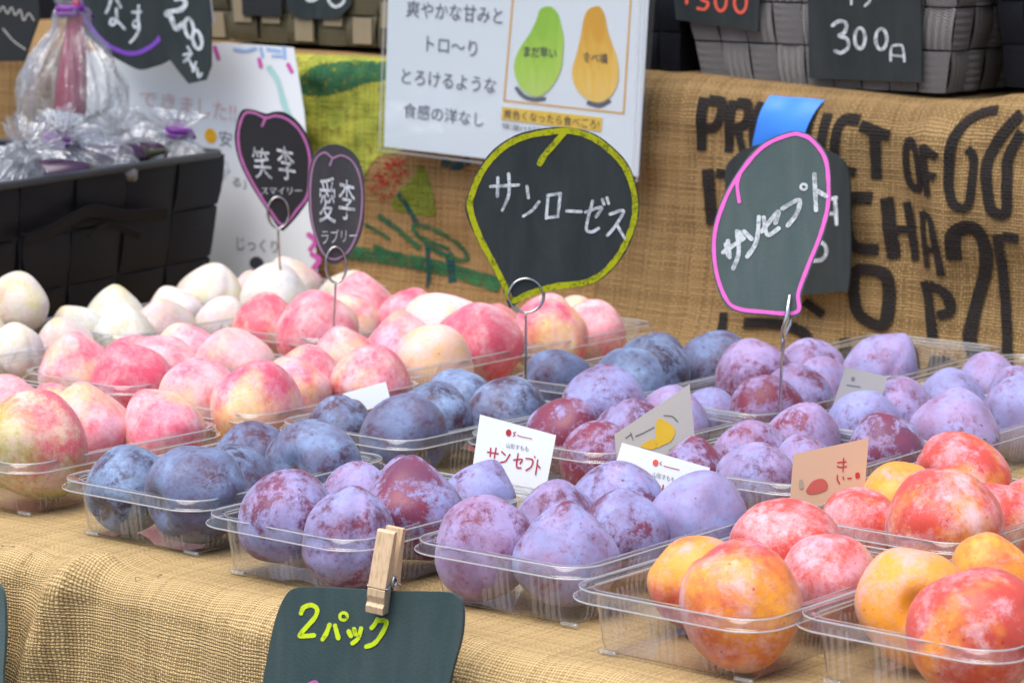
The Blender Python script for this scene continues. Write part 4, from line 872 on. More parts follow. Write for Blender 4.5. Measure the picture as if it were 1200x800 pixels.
PLUMS = [  # tray, kind, place and radius, x and top in the photo, label
    ('Z1', 'green', -0.3277, 1.9565, 0.0411, 0.0351, (46, 493), 'green and pink plum at front right of pink tray left of the frontmost blue tray'),
    ('Z1', 'pink', -0.3053, 2.0467, 0.0364, 0.0301, (105, 458), 'pink plum at farther middle left of pink tray left of the frontmost blue tray'),
    ('Z1', 'pink', -0.2995, 2.1007, 0.0284, 0.0224, (138, 456), 'pink plum at back left of pink tray left of the frontmost blue tray'),
    ('Z1', 'pink', -0.249, 2.0521, 0.0348, 0.0289, (198, 457), 'pink plum at back right of pink tray left of the frontmost blue tray'),
    ('Z1', 'pink', -0.3525, 2.0377, 0.0268, 0.021, (-30, 489), 'pink plum at nearer middle left of pink tray left of the frontmost blue tray'),
    ('Y1', 'pink', -0.3689, 2.1117, 0.0338, 0.0278, (27, 450), 'pink plum at middle right of pink tray cut by the left edge'),
    ('Y1', 'pink', -0.3881, 2.2067, 0.028, 0.022, (-8, 437), 'pink plum at back left of pink tray cut by the left edge'),
    ('Y1', 'pink', -0.3444, 2.1531, 0.0286, 0.0226, (60, 452), 'pink plum at back right of pink tray cut by the left edge'),
    ('Z2', 'pink', -0.2362, 2.1776, 0.0359, 0.0299, (225, 422), 'pink plum at front left of pink tray behind the frontmost blue tray'),
    ('Z2', 'spot', -0.189, 2.1334, 0.0379, 0.0319, (298, 442), 'orange-spotted plum at front right of pink tray behind the frontmost blue tray'),
    ('Z2', 'spot', -0.1662, 2.2031, 0.0335, 0.0275, (345, 424), 'orange-spotted plum at middle right of pink tray behind the frontmost blue tray'),
    ('Z2', 'pink', -0.1605, 2.2758, 0.0328, 0.0268, (370, 397), 'pink plum at back left of pink tray behind the frontmost blue tray'),
    ('Z2', 'pink', -0.11, 2.2296, 0.0364, 0.0304, (435, 409), 'pink plum at back right of pink tray behind the frontmost blue tray'),
    ('Y2', 'red', -0.3459, 2.2967, 0.0356, 0.0296, (79, 394), 'reddish plum at front left of pink tray in front of the white plums'),
    ('Y2', 'red', -0.2974, 2.2506, 0.0356, 0.0296, (145, 417), 'reddish plum at front right of pink tray in front of the white plums'),
    ('Y2', 'pink', -0.2792, 2.3045, 0.0351, 0.0291, (190, 395), 'pink plum at middle right of pink tray in front of the white plums'),
    ('Y2', 'pink', -0.2693, 2.3966, 0.0321, 0.0261, (228, 373), 'pink plum at back left of pink tray in front of the white plums'),
    ('Y2', 'pale', -0.2253, 2.3398, 0.0354, 0.0294, (287, 388), 'pale pink plum at back right of pink tray in front of the white plums'),
    ('Y3', 'green', -0.2149, 2.5241, 0.0345, 0.0296, (302, 353), 'green and pink plum at front left of pink tray behind the oval board wire'),
    ('Y3', 'red', -0.1676, 2.4885, 0.0395, 0.0324, (367, 358), 'reddish plum at front right of pink tray behind the oval board wire'),
    ('Y3', 'cream', -0.1437, 2.5727, 0.032, 0.0267, (412, 345), 'cream plum at middle left of pink tray behind the oval board wire'),
    ('Y3', 'pink', -0.1386, 2.6269, 0.0369, 0.0302, (431, 315), 'pink plum at back left of pink tray behind the oval board wire'),
    ('Z3', 'pink', -0.0913, 2.4142, 0.0345, 0.0293, (478, 369), 'pink plum at middle left of pink tray left of the yellow-green-rimmed board'),
    ('Z3', 'pale', -0.0608, 2.466, 0.0403, 0.0335, (495, 337), 'pale pink plum at back left of pink tray left of the yellow-green-rimmed board'),
    ('Z3', 'cream', -0.0629, 2.3605, 0.0348, 0.029, (552, 387), 'cream plum at middle right of pink tray left of the yellow-green-rimmed board'),
    ('Z3', 'red', -0.0284, 2.4099, 0.0403, 0.034, (581, 360), 'reddish plum at back right of pink tray left of the yellow-green-rimmed board'),
    ('Z4', 'cream', 0.0576, 2.6183, 0.0277, 0.0233, (614, 343), 'cream plum at back left of pink tray under the yellow-green-rimmed board'),
    ('Z4', 'pink', 0.0303, 2.5809, 0.0329, 0.0253, (640, 345), 'pink plum at middle left of pink tray under the yellow-green-rimmed board'),
    ('Z4', 'red', 0.0312, 2.4717, 0.0372, 0.0312, (676, 367), 'reddish plum at front right of pink tray under the yellow-green-rimmed board'),
    ('X1', 'white', -0.4533, 2.4782, 0.0307, 0.0265, (3, 355), 'white plum at middle left of white plum tray at the left edge'),
    ('X1', 'white', -0.428, 2.509, 0.0618, 0.0268, (48, 346), 'white plum at back left of white plum tray at the left edge'),
    ('X1', 'white', -0.4403, 2.3728, 0.0266, 0.0213, (-10, 402), 'white plum at front right of white plum tray at the left edge'),
    ('X1', 'white', -0.4149, 2.4103, 0.0331, 0.0263, (50, 385), 'white plum at middle right of white plum tray at the left edge'),
    ('X2', 'white', -0.3361, 2.5025, 0.0339, 0.0279, (110, 363), 'white plum at front right of white plum tray below the black basket'),
    ('X2', 'white', -0.3544, 2.588, 0.0353, 0.0293, (128, 335), 'white plum at middle left of white plum tray below the black basket'),
    ('X2', 'white', -0.3068, 2.551, 0.0333, 0.0273, (192, 348), 'white plum at middle right of white plum tray below the black basket'),
    ('X3', 'white', -0.2828, 2.704, 0.038, 0.0321, (226, 308), 'white plum at front left of white plum tray below the heart-shaped board'),
    ('X3', 'white', -0.2129, 2.7968, 0.0347, 0.0287, (258, 293), 'white plum at back left of white plum tray below the heart-shaped board'),
    ('X3', 'white', -0.2209, 2.6984, 0.0387, 0.0327, (316, 308), 'white plum at middle right of white plum tray below the heart-shaped board'),
    ('A1', 'blue', -0.2498, 1.8701, 0.0337, 0.028, (146, 523), 'dusky blue plum at front left of frontmost blue plum tray'),
    ('A1', 'blue', -0.2034, 1.8365, 0.0382, 0.0319, (222, 530), 'dusky blue plum at front right of frontmost blue plum tray'),
    ('A1', 'blue', -0.1836, 1.901, 0.0316, 0.0256, (275, 518), 'dusky blue plum at middle right of frontmost blue plum tray'),
    ('A1', 'blue', -0.1763, 1.9661, 0.033, 0.027, (298, 492), 'dusky blue plum at back left of frontmost blue plum tray'),
    ('A1', 'blue', -0.133, 1.9234, 0.0375, 0.0315, (372, 491), 'dusky blue plum at back right of frontmost blue plum tray'),
    ('A2', 'blue', -0.1255, 2.0836, 0.0315, 0.0255, (384, 460), 'dusky blue plum at front left of middle blue plum tray'),
    ('A2', 'blue', -0.0766, 2.0342, 0.0366, 0.0306, (459, 464), 'dusky blue plum at front right of middle blue plum tray'),
    ('A2', 'blue', -0.0582, 2.1095, 0.0341, 0.0281, (512, 446), 'dusky blue plum at middle left of middle blue plum tray'),
    ('A2', 'blue', -0.0411, 2.1694, 0.0343, 0.0283, (536, 430), 'dusky blue plum at back left of middle blue plum tray'),
    ('A2', 'blue', -0.0044, 2.1217, 0.0355, 0.0294, (602, 441), 'dusky blue plum at back right of middle blue plum tray'),
    ('A3', 'blue', 0.0363, 2.2636, 0.0341, 0.0281, (651, 407), 'dusky blue plum at front left of rearmost blue plum tray'),
    ('A3', 'blue', 0.0892, 2.2238, 0.0372, 0.0312, (731, 414), 'dusky blue plum at front right of rearmost blue plum tray'),
    ('A3', 'blue', 0.1099, 2.2798, 0.037, 0.031, (763, 395), 'dusky blue plum at middle right of rearmost blue plum tray'),
    ('A3', 'blue', 0.1179, 2.3671, 0.0322, 0.0262, (790, 383), 'dusky blue plum at back left of rearmost blue plum tray'),
    ('A3', 'blue', 0.1632, 2.3156, 0.0375, 0.0315, (850, 387), 'dusky blue plum at back right of rearmost blue plum tray'),
    ('B1', 'purple', -0.1374, 1.7561, 0.0354, 0.0293, (328, 559), 'purple plum at front left of front lilac tray behind the clothes peg'),
    ('B1', 'purple', -0.0974, 1.7205, 0.0325, 0.0265, (411, 588), 'purple plum at front right of front lilac tray behind the clothes peg'),
    ('B1', 'lilac', -0.0991, 1.837, 0.0288, 0.0233, (406, 541), 'pale lilac plum at middle left of front lilac tray behind the clothes peg'),
    ('B1', 'purple', -0.0624, 1.768, 0.0355, 0.0295, (486, 552), 'purple plum at middle right of front lilac tray behind the clothes peg'),
    ('B1', 'lilac', -0.0697, 1.8717, 0.0307, 0.0242, (480, 525), 'pale lilac plum at back left of front lilac tray behind the clothes peg'),
    ('B1', 'lilac', -0.0223, 1.8288, 0.0338, 0.0278, (563, 534), 'pale lilac plum at back right of front lilac tray behind the clothes peg'),
    ('B2', 'red', 0.0376, 2.0591, 0.031, 0.0251, (662, 470), 'reddish plum at nearer middle left of tray right of the middle blue plums'),
    ('B2', 'red', 0.06, 1.9804, 0.0304, 0.0244, (668, 504), 'reddish plum at front right of tray right of the middle blue plums'),
    ('B2', 'speck', 0.0669, 2.1014, 0.0391, 0.0294, (729, 443), 'frosty speckled plum at farther middle left of tray right of the middle blue plums'),
    ('B2', 'speck', 0.0845, 2.0354, 0.0314, 0.0254, (740, 476), 'frosty speckled plum at middle right of tray right of the middle blue plums'),
    ('B2', 'lilac', 0.1163, 2.112, 0.0287, 0.0244, (826, 443), 'pale lilac plum at back left of tray right of the middle blue plums'),
    ('B3', 'lilac', 0.1486, 2.1584, 0.0265, 0.021, (838, 459), 'pale lilac plum at front left of lilac tray under the pink-rimmed board'),
    ('B3', 'purple', 0.1897, 2.2519, 0.0364, 0.0301, (884, 404), 'purple plum at back left of lilac tray under the pink-rimmed board'),
    ('B3', 'red', 0.1895, 2.1415, 0.0319, 0.0255, (896, 446), 'reddish plum at front right of lilac tray under the pink-rimmed board'),
    ('B4', 'lilac', 0.2414, 2.3346, 0.031, 0.025, (950, 400), 'pale lilac plum at front left of tray against the lettered sack'),
    ('B3', 'lilac', 0.2381, 2.229, 0.0316, 0.0259, (956, 422), 'pale lilac plum at back right of lilac tray under the pink-rimmed board'),
    ('C1', 'purple', -0.0155, 1.6925, 0.0339, 0.0278, (572, 588), 'purple plum at front left of front lilac tray beside the orange plums'),
    ('C1', 'red', 0.0269, 1.7592, 0.0313, 0.0252, (656, 571), 'reddish plum at middle left of front lilac tray beside the orange plums'),
    ('C1', 'lilac', 0.0312, 1.6683, 0.033, 0.027, (660, 601), 'pale lilac plum at front right of front lilac tray beside the orange plums'),
    ('C1', 'lilac', 0.0675, 1.7325, 0.0303, 0.0255, (741, 577), 'pale lilac plum at middle right of front lilac tray beside the orange plums'),
    ('C1', 'lilac', 0.067, 1.7914, 0.0345, 0.0284, (735, 544), 'pale lilac plum at back left of front lilac tray beside the orange plums'),
    ('C1', 'blueish', 0.1137, 1.7543, 0.035, 0.0279, (818, 559), 'blue-grey plum at back right of front lilac tray beside the orange plums'),
    ('C2', 'speck', 0.122, 1.932, 0.0279, 0.0219, (812, 520), 'frosty speckled plum at front left of lilac tray behind the tilted white card'),
    ('C2', 'lilac', 0.1643, 1.9769, 0.0308, 0.0248, (880, 496), 'pale lilac plum at middle left of lilac tray behind the tilted white card'),
    ('C2', 'purple', 0.1622, 1.9008, 0.0304, 0.0244, (887, 522), 'purple plum at front right of lilac tray behind the tilted white card'),
    ('C2', 'red', 0.2043, 2.0286, 0.0316, 0.0256, (950, 474), 'reddish plum at back left of lilac tray behind the tilted white card'),
    ('C2', 'lilac', 0.1981, 1.9322, 0.0291, 0.0231, (945, 516), 'pale lilac plum at middle right of lilac tray behind the tilted white card'),
    ('C2', 'red', 0.2592, 1.9839, 0.0316, 0.0256, (1048, 489), 'reddish plum at back right of lilac tray behind the tilted white card'),
    ('C3', 'lilac', 0.2833, 2.1049, 0.0369, 0.0309, (1044, 438), 'pale lilac plum at middle left of lilac tray behind the tan card'),
    ('B4', 'lilac', 0.2934, 2.3008, 0.0348, 0.0288, (1032, 397), 'pale lilac plum at front right of tray against the lettered sack'),
    ('C4', 'lilac', 0.3356, 2.2255, 0.027, 0.021, (1109, 441), 'pale lilac plum at front left of rearmost lilac tray at the right edge'),
    ('C3', 'lilac', 0.3128, 2.0364, 0.0347, 0.0287, (1129, 467), 'pale lilac plum at front right of lilac tray behind the tan card'),
    ('C4', 'lilac', 0.3773, 2.291, 0.0286, 0.0226, (1157, 417), 'pale lilac plum at middle left of rearmost lilac tray at the right edge'),
    ('C4', 'lilac', 0.3876, 2.1875, 0.0309, 0.0249, (1188, 439), 'pale lilac plum at front right of rearmost lilac tray at the right edge'),
    ('D1', 'orange', 0.1048, 1.6221, 0.0324, 0.0264, (803, 622), 'orange plum at middle left of front tray of orange plums'),
    ('D1', 'orange', 0.1238, 1.5412, 0.0396, 0.0336, (872, 640), 'orange plum at front right of front tray of orange plums'),
    ('D1', 'redor', 0.1606, 1.661, 0.0391, 0.0329, (927, 583), 'red and orange plum at back left of front tray of orange plums'),
    ('D1', 'redor', 0.1789, 1.6046, 0.0348, 0.0291, (970, 620), 'red and orange plum at middle right of front tray of orange plums'),
    ('D2', 'orange', 0.2436, 1.7985, 0.0363, 0.0303, (1052, 537), 'orange plum at middle left of orange plum tray beside the tan card'),
    ('D2', 'redor', 0.2602, 1.7227, 0.0415, 0.0355, (1106, 555), 'red and orange plum at front right of orange plum tray beside the tan card'),
    ('D2', 'orange', 0.2899, 1.8543, 0.0423, 0.0314, (1150, 513), 'orange plum at back left of orange plum tray beside the tan card'),
    ('D2', 'redor', 0.333, 1.8282, 0.0277, 0.0234, (1190, 546), 'red and orange plum at back right of orange plum tray beside the tan card'),
    ('E1', 'orange', 0.2183, 1.546, 0.0369, 0.0309, (1072, 642), 'orange plum at middle left of orange plum tray in the lower right corner'),
    ('E1', 'redor', 0.2416, 1.4794, 0.0404, 0.0344, (1138, 679), 'red and orange plum at front right of orange plum tray in the lower right corner'),
    ('E1', 'yellow', 0.2703, 1.6205, 0.0345, 0.0251, (1170, 617), 'yellow plum at back left of orange plum tray in the lower right corner'),
    ('E1', 'purplish', 0.3057, 1.5958, 0.0254, 0.021, (1212, 655), 'purplish plum at back right of orange plum tray in the lower right corner'),
    ('B3', 'lilac', 0.2152, 2.1822, 0.032, 0.0266, (0, 0), 'pale lilac plum at middle right of lilac tray under the pink-rimmed board'),
    ('C3', 'lilac', 0.2525, 2.0651, 0.0321, 0.0268, (0, 0), 'pale lilac plum at front left of lilac tray behind the tan card'),
    ('C3', 'lilac', 0.328, 2.1584, 0.0325, 0.0251, (0, 0), 'pale lilac plum at back left of lilac tray behind the tan card'),
    ('C3', 'lilac', 0.3762, 2.1193, 0.0317, 0.0276, (0, 0), 'pale lilac plum at back right of lilac tray behind the tan card'),
    ('D2', 'redor', 0.2135, 1.759, 0.032, 0.0256, (0, 0), 'red and orange plum at front left of orange plum tray beside the tan card'),
    ('D2', 'redor', 0.2994, 1.7666, 0.033, 0.0264, (0, 0), 'red and orange plum at middle right of orange plum tray beside the tan card'),
    ('Z3', 'pink', -0.1371, 2.3722, 0.0328, 0.0264, (0, 0), 'pink plum at front left of pink tray left of the yellow-green-rimmed board'),
    ('Y2', 'pink', -0.3072, 2.3409, 0.0325, 0.0253, (0, 0), 'pink plum at middle left of pink tray in front of the white plums'),
    ('Y3', 'pink', -0.0912, 2.5834, 0.0325, 0.0277, (0, 0), 'pink plum at back right of pink tray behind the oval board wire'),
    ('X1', 'white', -0.3807, 2.4612, 0.0314, 0.0262, (0, 0), 'white plum at back right of white plum tray at the left edge'),
    ('X2', 'white', -0.3835, 2.5481, 0.0316, 0.0241, (0, 0), 'white plum at front left of white plum tray below the black basket'),
    ('X2', 'white', -0.308, 2.6414, 0.0317, 0.0258, (0, 0), 'white plum at back left of white plum tray below the black basket'),
    ('X2', 'white', -0.2598, 2.6024, 0.0311, 0.024, (0, 0), 'white plum at back right of white plum tray below the black basket'),
    ('Z4', 'pink', -0.0165, 2.5138, 0.0328, 0.0264, (0, 0), 'pink plum at front left of pink tray under the yellow-green-rimmed board'),
    ('Z4', 'pink', 0.0694, 2.5214, 0.0326, 0.0277, (0, 0), 'pink plum at middle right of pink tray under the yellow-green-rimmed board'),
    ('X3', 'white', -0.2439, 2.7517, 0.0316, 0.0268, (0, 0), 'white plum at middle left of white plum tray below the heart-shaped board'),
    ('X3', 'white', -0.158, 2.7593, 0.0312, 0.0264, (0, 0), 'white plum at back right of white plum tray below the heart-shaped board'),
]
# ------------------------------------------------------------------ bags and aubergines in the black basket
PBI = lambda d: Plane(rim_c - FN*d, FN)
def blob(sub=4):
    bm = bmesh.new(); bmesh.ops.create_icosphere(bm, subdivisions=sub, radius=1)
    v = [q.co.copy() for q in bm.verts]; f = [[x.index for x in q.verts] for q in bm.faces]; bm.free(); return v, f
def bag(label, c, rx, rz, seed, mat=None, tie=True, lean=(0, 0)):
    """gathered film: a bulging body whose pleats run together into a tied neck and flare out above it"""
    c = Vector(c); t = thing('plastic_bag', label, 'bag', c, 'clear plastic bags of vegetables')
    nu, nv = 110, 34; v = []; f = []; rg = random.Random(int(seed*10))
    ax = Vector((lean[0], lean[1], 1)).normalized(); ex = ax.orthogonal().normalized(); ey = ax.cross(ex)
    for j in range(nv+1):
        u = j/nv
        if u < .72: w_ = u/.72; rad = math.sin(min(1, w_*1.05+.08)*PI*.93)**.8; rad = max(rad, .12); h = -.75+1.65*w_
        else: w_ = (u-.72)/.28; rad = .12+.42*w_**1.2; h = .9+.42*w_
        pl = min(1, max(0, (u-.12)/.5))
        for i in range(nu):
            ph = 2*PI*i/nu; q = Vector((math.cos(ph), math.sin(ph), 0))
            k1 = abs(((ph*17/(2*PI) + 1.6*noise.noise(q*2+Vector((seed, 0, u*1.5)))) % 1)-.5)*2
            k2 = abs(((ph*39/(2*PI) + 1.3*noise.noise(q*3+Vector((0, seed, u*2.2)))) % 1)-.5)*2
            r = rad*(1 + pl*(.30*(k1-.5)+.16*(k2-.5)) + .34*noise.noise(q*1.1+Vector((seed, seed, u*2))) + .16*noise.noise(q*4+Vector((seed, 0, u*7))))
            z = h + .10*noise.noise(q*2.2+Vector((0, seed, u*3)))
            v.append(c + ex*(q.x*r*rx) + ey*(q.y*r*rx*.9) + ax*(z*rz))
    for j in range(nv):
        for i in range(nu): f.append((j*nu+i, j*nu+(i+1) % nu, (j+1)*nu+(i+1) % nu, (j+1)*nu+i))
    mesh('film', v, f, mat or M_BAG, t)
    if tie:
        G = Geo(); n0 = c + ax*(rz*.9)
        for dz in (-.003, .002): G.tube([n0 + ax*dz + (ex*math.cos(a*.4)+ey*math.sin(a*.4))*(rx*.2) for a in range(16)], .0032, 8, closed=True)
        G.tube([n0 + ex*(rx*.2), n0 + ex*(rx*.36)-UP*.002, n0 + ex*(rx*.5)-UP*.008], [.0036, .0045, .002], 6)
        G.build('tie', M_TIE, t, True)
    return t
M_TIE = plain('purple_tie', (.22, .03, .32), .4, .5)
M_EGG = plain('aubergine_skin', (.035, .010, .035), .22, .6, var=.3, scale=15)
for lab, px, py, d, rx, rz, sd, tie, lean in (('crumpled clear bag nearest the left edge in the black basket', 2, 222, .06, .055, .050, 1.3, 0, (.7, -.4)), ('clear bag with a purple tie below the white tag in the black basket', 58, 212, .08, .052, .046, 4.1, 1, (.25, -.2)),
        ('crumpled clear bag in the middle of the black basket', 100, 205, .06, .048, .050, 8.2, 0, (-.5, -.7)), ('shiny crumpled clear bag right of the middle of the black basket', 148, 197, .075, .044, .044, 13.7, 0, (-.1, -.6)),
        ('clear bag with thick purple tie at the far right end of black basket', 204, 198, .06, .046, .042, 17.9, 1, (.1, -.1)), ('clear bag behind the other bags in the black basket', 130, 182, .17, .06, .05, 23.5, 0, (-.3, -.5)),
        ('low clear bag wedged between the two leftmost bags of the black basket', 32, 224, .075, .034, .034, 29.9, 0, (-.2, -.8)), ('low clear bag pressed against the basket side near its middle', 128, 206, .075, .034, .032, 35.1, 0, (.4, -.8)), ('low clear bag beside the far right tied bag in the black basket', 180, 197, .075, .032, .030, 41.7, 0, (-.6, -.6))):
    bag(lab, PBI(d).at(px, py), rx, rz, sd, None, bool(tie), lean)
def lathe(name, prof, mat, parent, M_, n=18):
    v = []; f = []
    for r, z in prof:
        for k in range(n): a = 2*PI*k/n; v.append(M_ @ Vector((r*math.cos(a), r*math.sin(a), z)))
    for i in range(len(prof)-1):
        for k in range(n): f.append((i*n+k, i*n+(k+1) % n, (i+1)*n+(k+1) % n, (i+1)*n+k))
    f += [tuple(range(n))[::-1], tuple(range((len(prof)-1)*n, len(prof)*n))]
    return mesh(name, v, f, mat, parent, True)
for lab, px, py, d, ang in (('dark purple aubergine in the middle bag of the black basket', 128, 190, .05, 30), ('dark purple aubergine in the right hand bag of black basket', 165, 188, .06, 65), ('dark purple aubergine under the purple tie of the leftmost bags', 62, 210, .06, 10), ('dark purple aubergine lowest against the front of the basket', 92, 209, .06, 75)):
    c = PBI(d).at(px, py); t = thing('aubergine', lab, 'aubergine', c, 'aubergines in the bags')
    Mx = Matrix.Translation(c) @ Matrix.Rotation(math.radians(ang), 4, 'Z') @ Matrix.Rotation(math.radians(82), 4, 'Y')
    lathe('fruit', [(.001, -.045), (.012, -.042), (.018, -.03), (.020, -.01), (.017, .012), (.012, .03), (.008, .038)], M_EGG, t, Mx)
    lathe('calyx', [(.0095, .031), (.009, .038), (.004, .042), (.003, .056), (.0025, .058)], plain('dark_calyx', (.04, .05, .02), .6, .3), t, Mx, 10)
# tall bag with a crimson bundle and a white tag
c = PBI(.17).at(84, 118)
t = bag('tall clear bag tied at the top, standing behind the low bags at left', c, .058, .10, 31.4, clear_film('thin_bag_film', .12, .14, 1.6, crinkle=.003))
cr = PBI(.17).at(82, 128); Mx = Matrix.Translation(cr) @ Matrix.Rotation(math.radians(5), 4, 'Y')
t = thing('vegetable_bundle', 'long crimson vegetable bundle standing inside the tall clear bag', 'vegetable', cr, None)
lathe('stalk', [(.012, -.02), (.0165, 0), (.0155, .03), (.0125, .06), (.009, .085), (.006, .10), (.003, .112)], plain('crimson_skin', (.36, .045, .09), .5, .4, var=.3, scale=30), t, Mx)
PT = PBI(.10); t = thing('price_tag', 'small white tag with pink writing beside the tall clear bag', 'tag', PT.at(78, 140))
quad_board('tag_card', [(55, 129), (98, 134), (97, 148), (54, 147)], PT, M_WHITE, t, .0005)
text_to('lettering', 'Nasu', [(60, 135), (76, 137), (76, 145), (60, 144)], PT, plain('pink_print', (.65, .12, .25), .7, .2), t, .0004) if False else lettering('lettering', [[(58, 136), (58, 145)], [(62, 138), (62, 145)], [(65, 141), (69, 140), (69, 145), (65, 145)], [(72, 140), (76, 141), (72, 146)]], 1.1, PT, plain('pink_print', (.65, .12, .25), .7, .2), t, .0004)

# ------------------------------------------------------------------ clear trays
TW, TD, TH = .131, .192, .040
def rrect(ins, r, n=14, m=64):
    a, b = TW/2-ins, TD/2-ins; r = max(.004, r-ins); p = []
    for cx, cy, a0 in ((a-r, b-r, 0), (-a+r, b-r, 90), (-a+r, -b+r, 180), (a-r, -b+r, 270)):
        for k in range(n): t = math.radians(a0+90*k/(n-1)); p.append((cx+r*math.cos(t), cy+r*math.sin(t)))
        nx = {0: (-a+r, b), 90: (-a, -b+r), 180: (a-r, -b), 270: (a, b-r)}[a0]; x0, y0 = p[-1]
        p += [(x0+(nx[0]-x0)*k/m, y0+(nx[1]-y0)*k/m) for k in range(1, m)]
    return p
def loft(levels, floor=True, R=.022):
    v, f = [], []; n = None
    for ins, z, rib in levels:
        lp = rrect(ins, R); n = len(lp); per = 0
        for i, (x, y) in enumerate(lp):
            x1, y1 = lp[(i+1) % n]; x0, y0 = lp[i-1]; tx, ty = x1-x0, y1-y0; L = math.hypot(tx, ty) or 1
            per += math.hypot(x-x0, y-y0) if i else 0
            # ribs come in groups of five with a plain stretch between them
            g = (per/.0046) % 8; k = rib*(math.sin(PI*g)**2 if g < 5 else 0)
            v.append((x + ty/L*k, y - tx/L*k, z))
    for j in range(len(levels)-1):
        for i in range(n): f.append((j*n+i, j*n+(i+1) % n, (j+1)*n+(i+1) % n, (j+1)*n+i))
    if floor: f.append(tuple(range(n))[::-1])
    return v, f, n
def tray_proto():
    root = bpy.data.objects.new('fruit_tray', None); COL.objects.link(root); root.empty_display_size = .01
    v, f, n = loft([(.020, .0016, 0), (.0172, .0018, 0), (.0155, .004, .0004), (.0148, .007, .0011), (.0115, .029, .0011), (.0105, .033, 0), (.0095, .0368, 0)])
    rp = rrect(.0148, .022); per = 0; crest = []
    for i, (x, y) in enumerate(rp):
        per += math.hypot(x-rp[i-1][0], y-rp[i-1][1]) if i else 0
        g = (per/.0046) % 8; crest.append(g < 5 and .25 < g % 1 < .75)
    mi = [1 if (2 <= j//n <= 4 and crest[j % n]) else 0 for j in range(len(f))]
    mesh('basin', v, f, [M_CLEAR, M_RIB], root, True, None, mi)
    v, f, n = loft([(.0094, .0367, 0), (.0085, .0385, 0), (.0065, .039, 0), (.0018, .0392, 0), (.0006, .0386, 0), (.0002, .0345, 0), (-.0004, .0335, 0), (-.0022, .0331, 0)], False)
    G = Geo(); mi = [0]*len(f); G.v = [Vector(p) for p in v]; G.f = list(f)
    for ins, z, r in ((.0010, .0389, .0006), (-.0022, .0331, .00055), (.0088, .0382, .00035)):
        k = len(G.f); G.tube([(x, y, z) for x, y in rrect(ins, .022)], r, 6, closed=True); mi += [1]*(len(G.f)-k)
    mesh('rim', G.v, G.f, [M_CLEAR, M_EDGE], root, True, None, mi)
    for sx in (-1, 1):
        for sy in (-1, 1):
            G = Geo(); cx, cy = sx*(TW/2-.020), sy*(TD/2-.016)
            pts = [(cx - .006 + .0012*i, cy, .0022) for i in range(11)]
            G.tube(pts, [.0012 + .0004*(i % 2) for i in range(11)], 8); G.build('foot', M_RIB, root, True)
    return root
TRAY_LABEL = {
 'A1': 'frontmost clear tray of blue plums, second from the left along the front', 'A2': 'middle one of three clear trays of blue plums', 'A3': 'rearmost clear tray of blue plums beneath the yellow-green-rimmed board',
 'B1': 'clear tray of lilac plums right behind the clothes peg', 'B2': 'clear tray of speckled plums right of the middle blue plums', 'B3': 'clear tray of lilac plums at the foot of the pink-rimmed board', 'B4': 'clear tray of pointed lilac plums against the lettered sack',
 'C1': 'front clear tray of lilac plums touching the orange plum tray', 'C2': 'clear tray of lilac plums between the tilted white card and the tan card', 'C3': 'clear tray of large lilac plums just behind the tan card', 'C4': 'clear tray of lilac plums at the right edge under the sack',
 'D1': 'clear tray of orange plums at the front, left of the corner tray', 'D2': 'clear tray of orange plums right of the tan card', 'E1': 'clear tray of orange plums in the lower right corner of the photo',
 'Z1': 'clear tray of pink and green plums at the left end of the front row', 'Z2': 'clear tray of pink plums directly behind the frontmost blue plums', 'Z3': 'clear tray of pink plums left of the yellow-green-rimmed board', 'Z4': 'clear tray of pink plums behind the wire of the yellow-green-rimmed board',
 'Y1': 'clear tray of pink plums cut off by the left edge', 'Y2': 'clear tray of red-blushed plums in front of the white plums', 'Y3': 'clear tray of pink plums behind the oval board wire', 'X1': 'clear tray of white plums at the left edge', 'X2': 'clear tray of white plums below the middle of the black basket', 'X3': 'clear tray of white plums below the heart-shaped board'}
proto = None
TRAYS['Z4'] = (TRAYS['Z4'][0]-.04*DD.x, TRAYS['Z4'][1]-.04*DD.y, TRAYS['Z4'][2])
for nme, (x, y, a) in TRAYS.items():
    if proto is None: proto = tray_proto(); o = proto
    else:
        o = proto.copy(); COL.objects.link(o)
        for ch in proto.children: c = ch.copy(); COL.objects.link(c); c.parent = o
    o.location = (x, y, 0); o.rotation_euler = (0, 0, a + math.radians(random.uniform(-1.2, 1.2)))
    tag(o, TRAY_LABEL[nme], 'tray', 'clear plastic fruit trays in rows')

# ------------------------------------------------------------------ plums
def plum_mesh(name, point, tall, groove, seed, nu=56, nv=36):
    v = []; f = []
    for j in range(nv+1):
        th = PI*j/nv
        for i in range(nu):
            ph = 2*PI*i/nu; x, y, z = math.sin(th)*math.cos(ph), math.sin(th)*math.sin(ph), math.cos(th)
            q = max(0, z); r = 1 - point*.34*q**2.2*(1-.25*q)
            zz = z*tall + point*(.30*q**3 + .05*math.exp(-((1-z)/.035)))
            if z < 0: zz += .30*math.exp(-((1+z)/.05)); zz *= .96
            d = min(ph, 2*PI-ph); g = groove*math.exp(-(d/.14)**2)*(.35+.65*math.sin(th))
            g2 = .03*math.cos(ph*2+1)*math.sin(th)
            n = noise.noise(Vector((x, y, z))*1.4 + Vector((seed, 0, 0)))*.085
            s = r*(1-g+n+g2); v.append((x*s*1.0, y*s*.97, zz*(1+n*.6)))
    for j in range(nv):
        for i in range(nu): f.append((j*nu+i, (j+1)*nu+i, (j+1)*nu+(i+1) % nu, j*nu+(i+1) % nu))
    me = bpy.data.meshes.new(name); me.from_pydata(v, [], f); me.update()
    for p in me.polygons: p.use_smooth = True
    return me
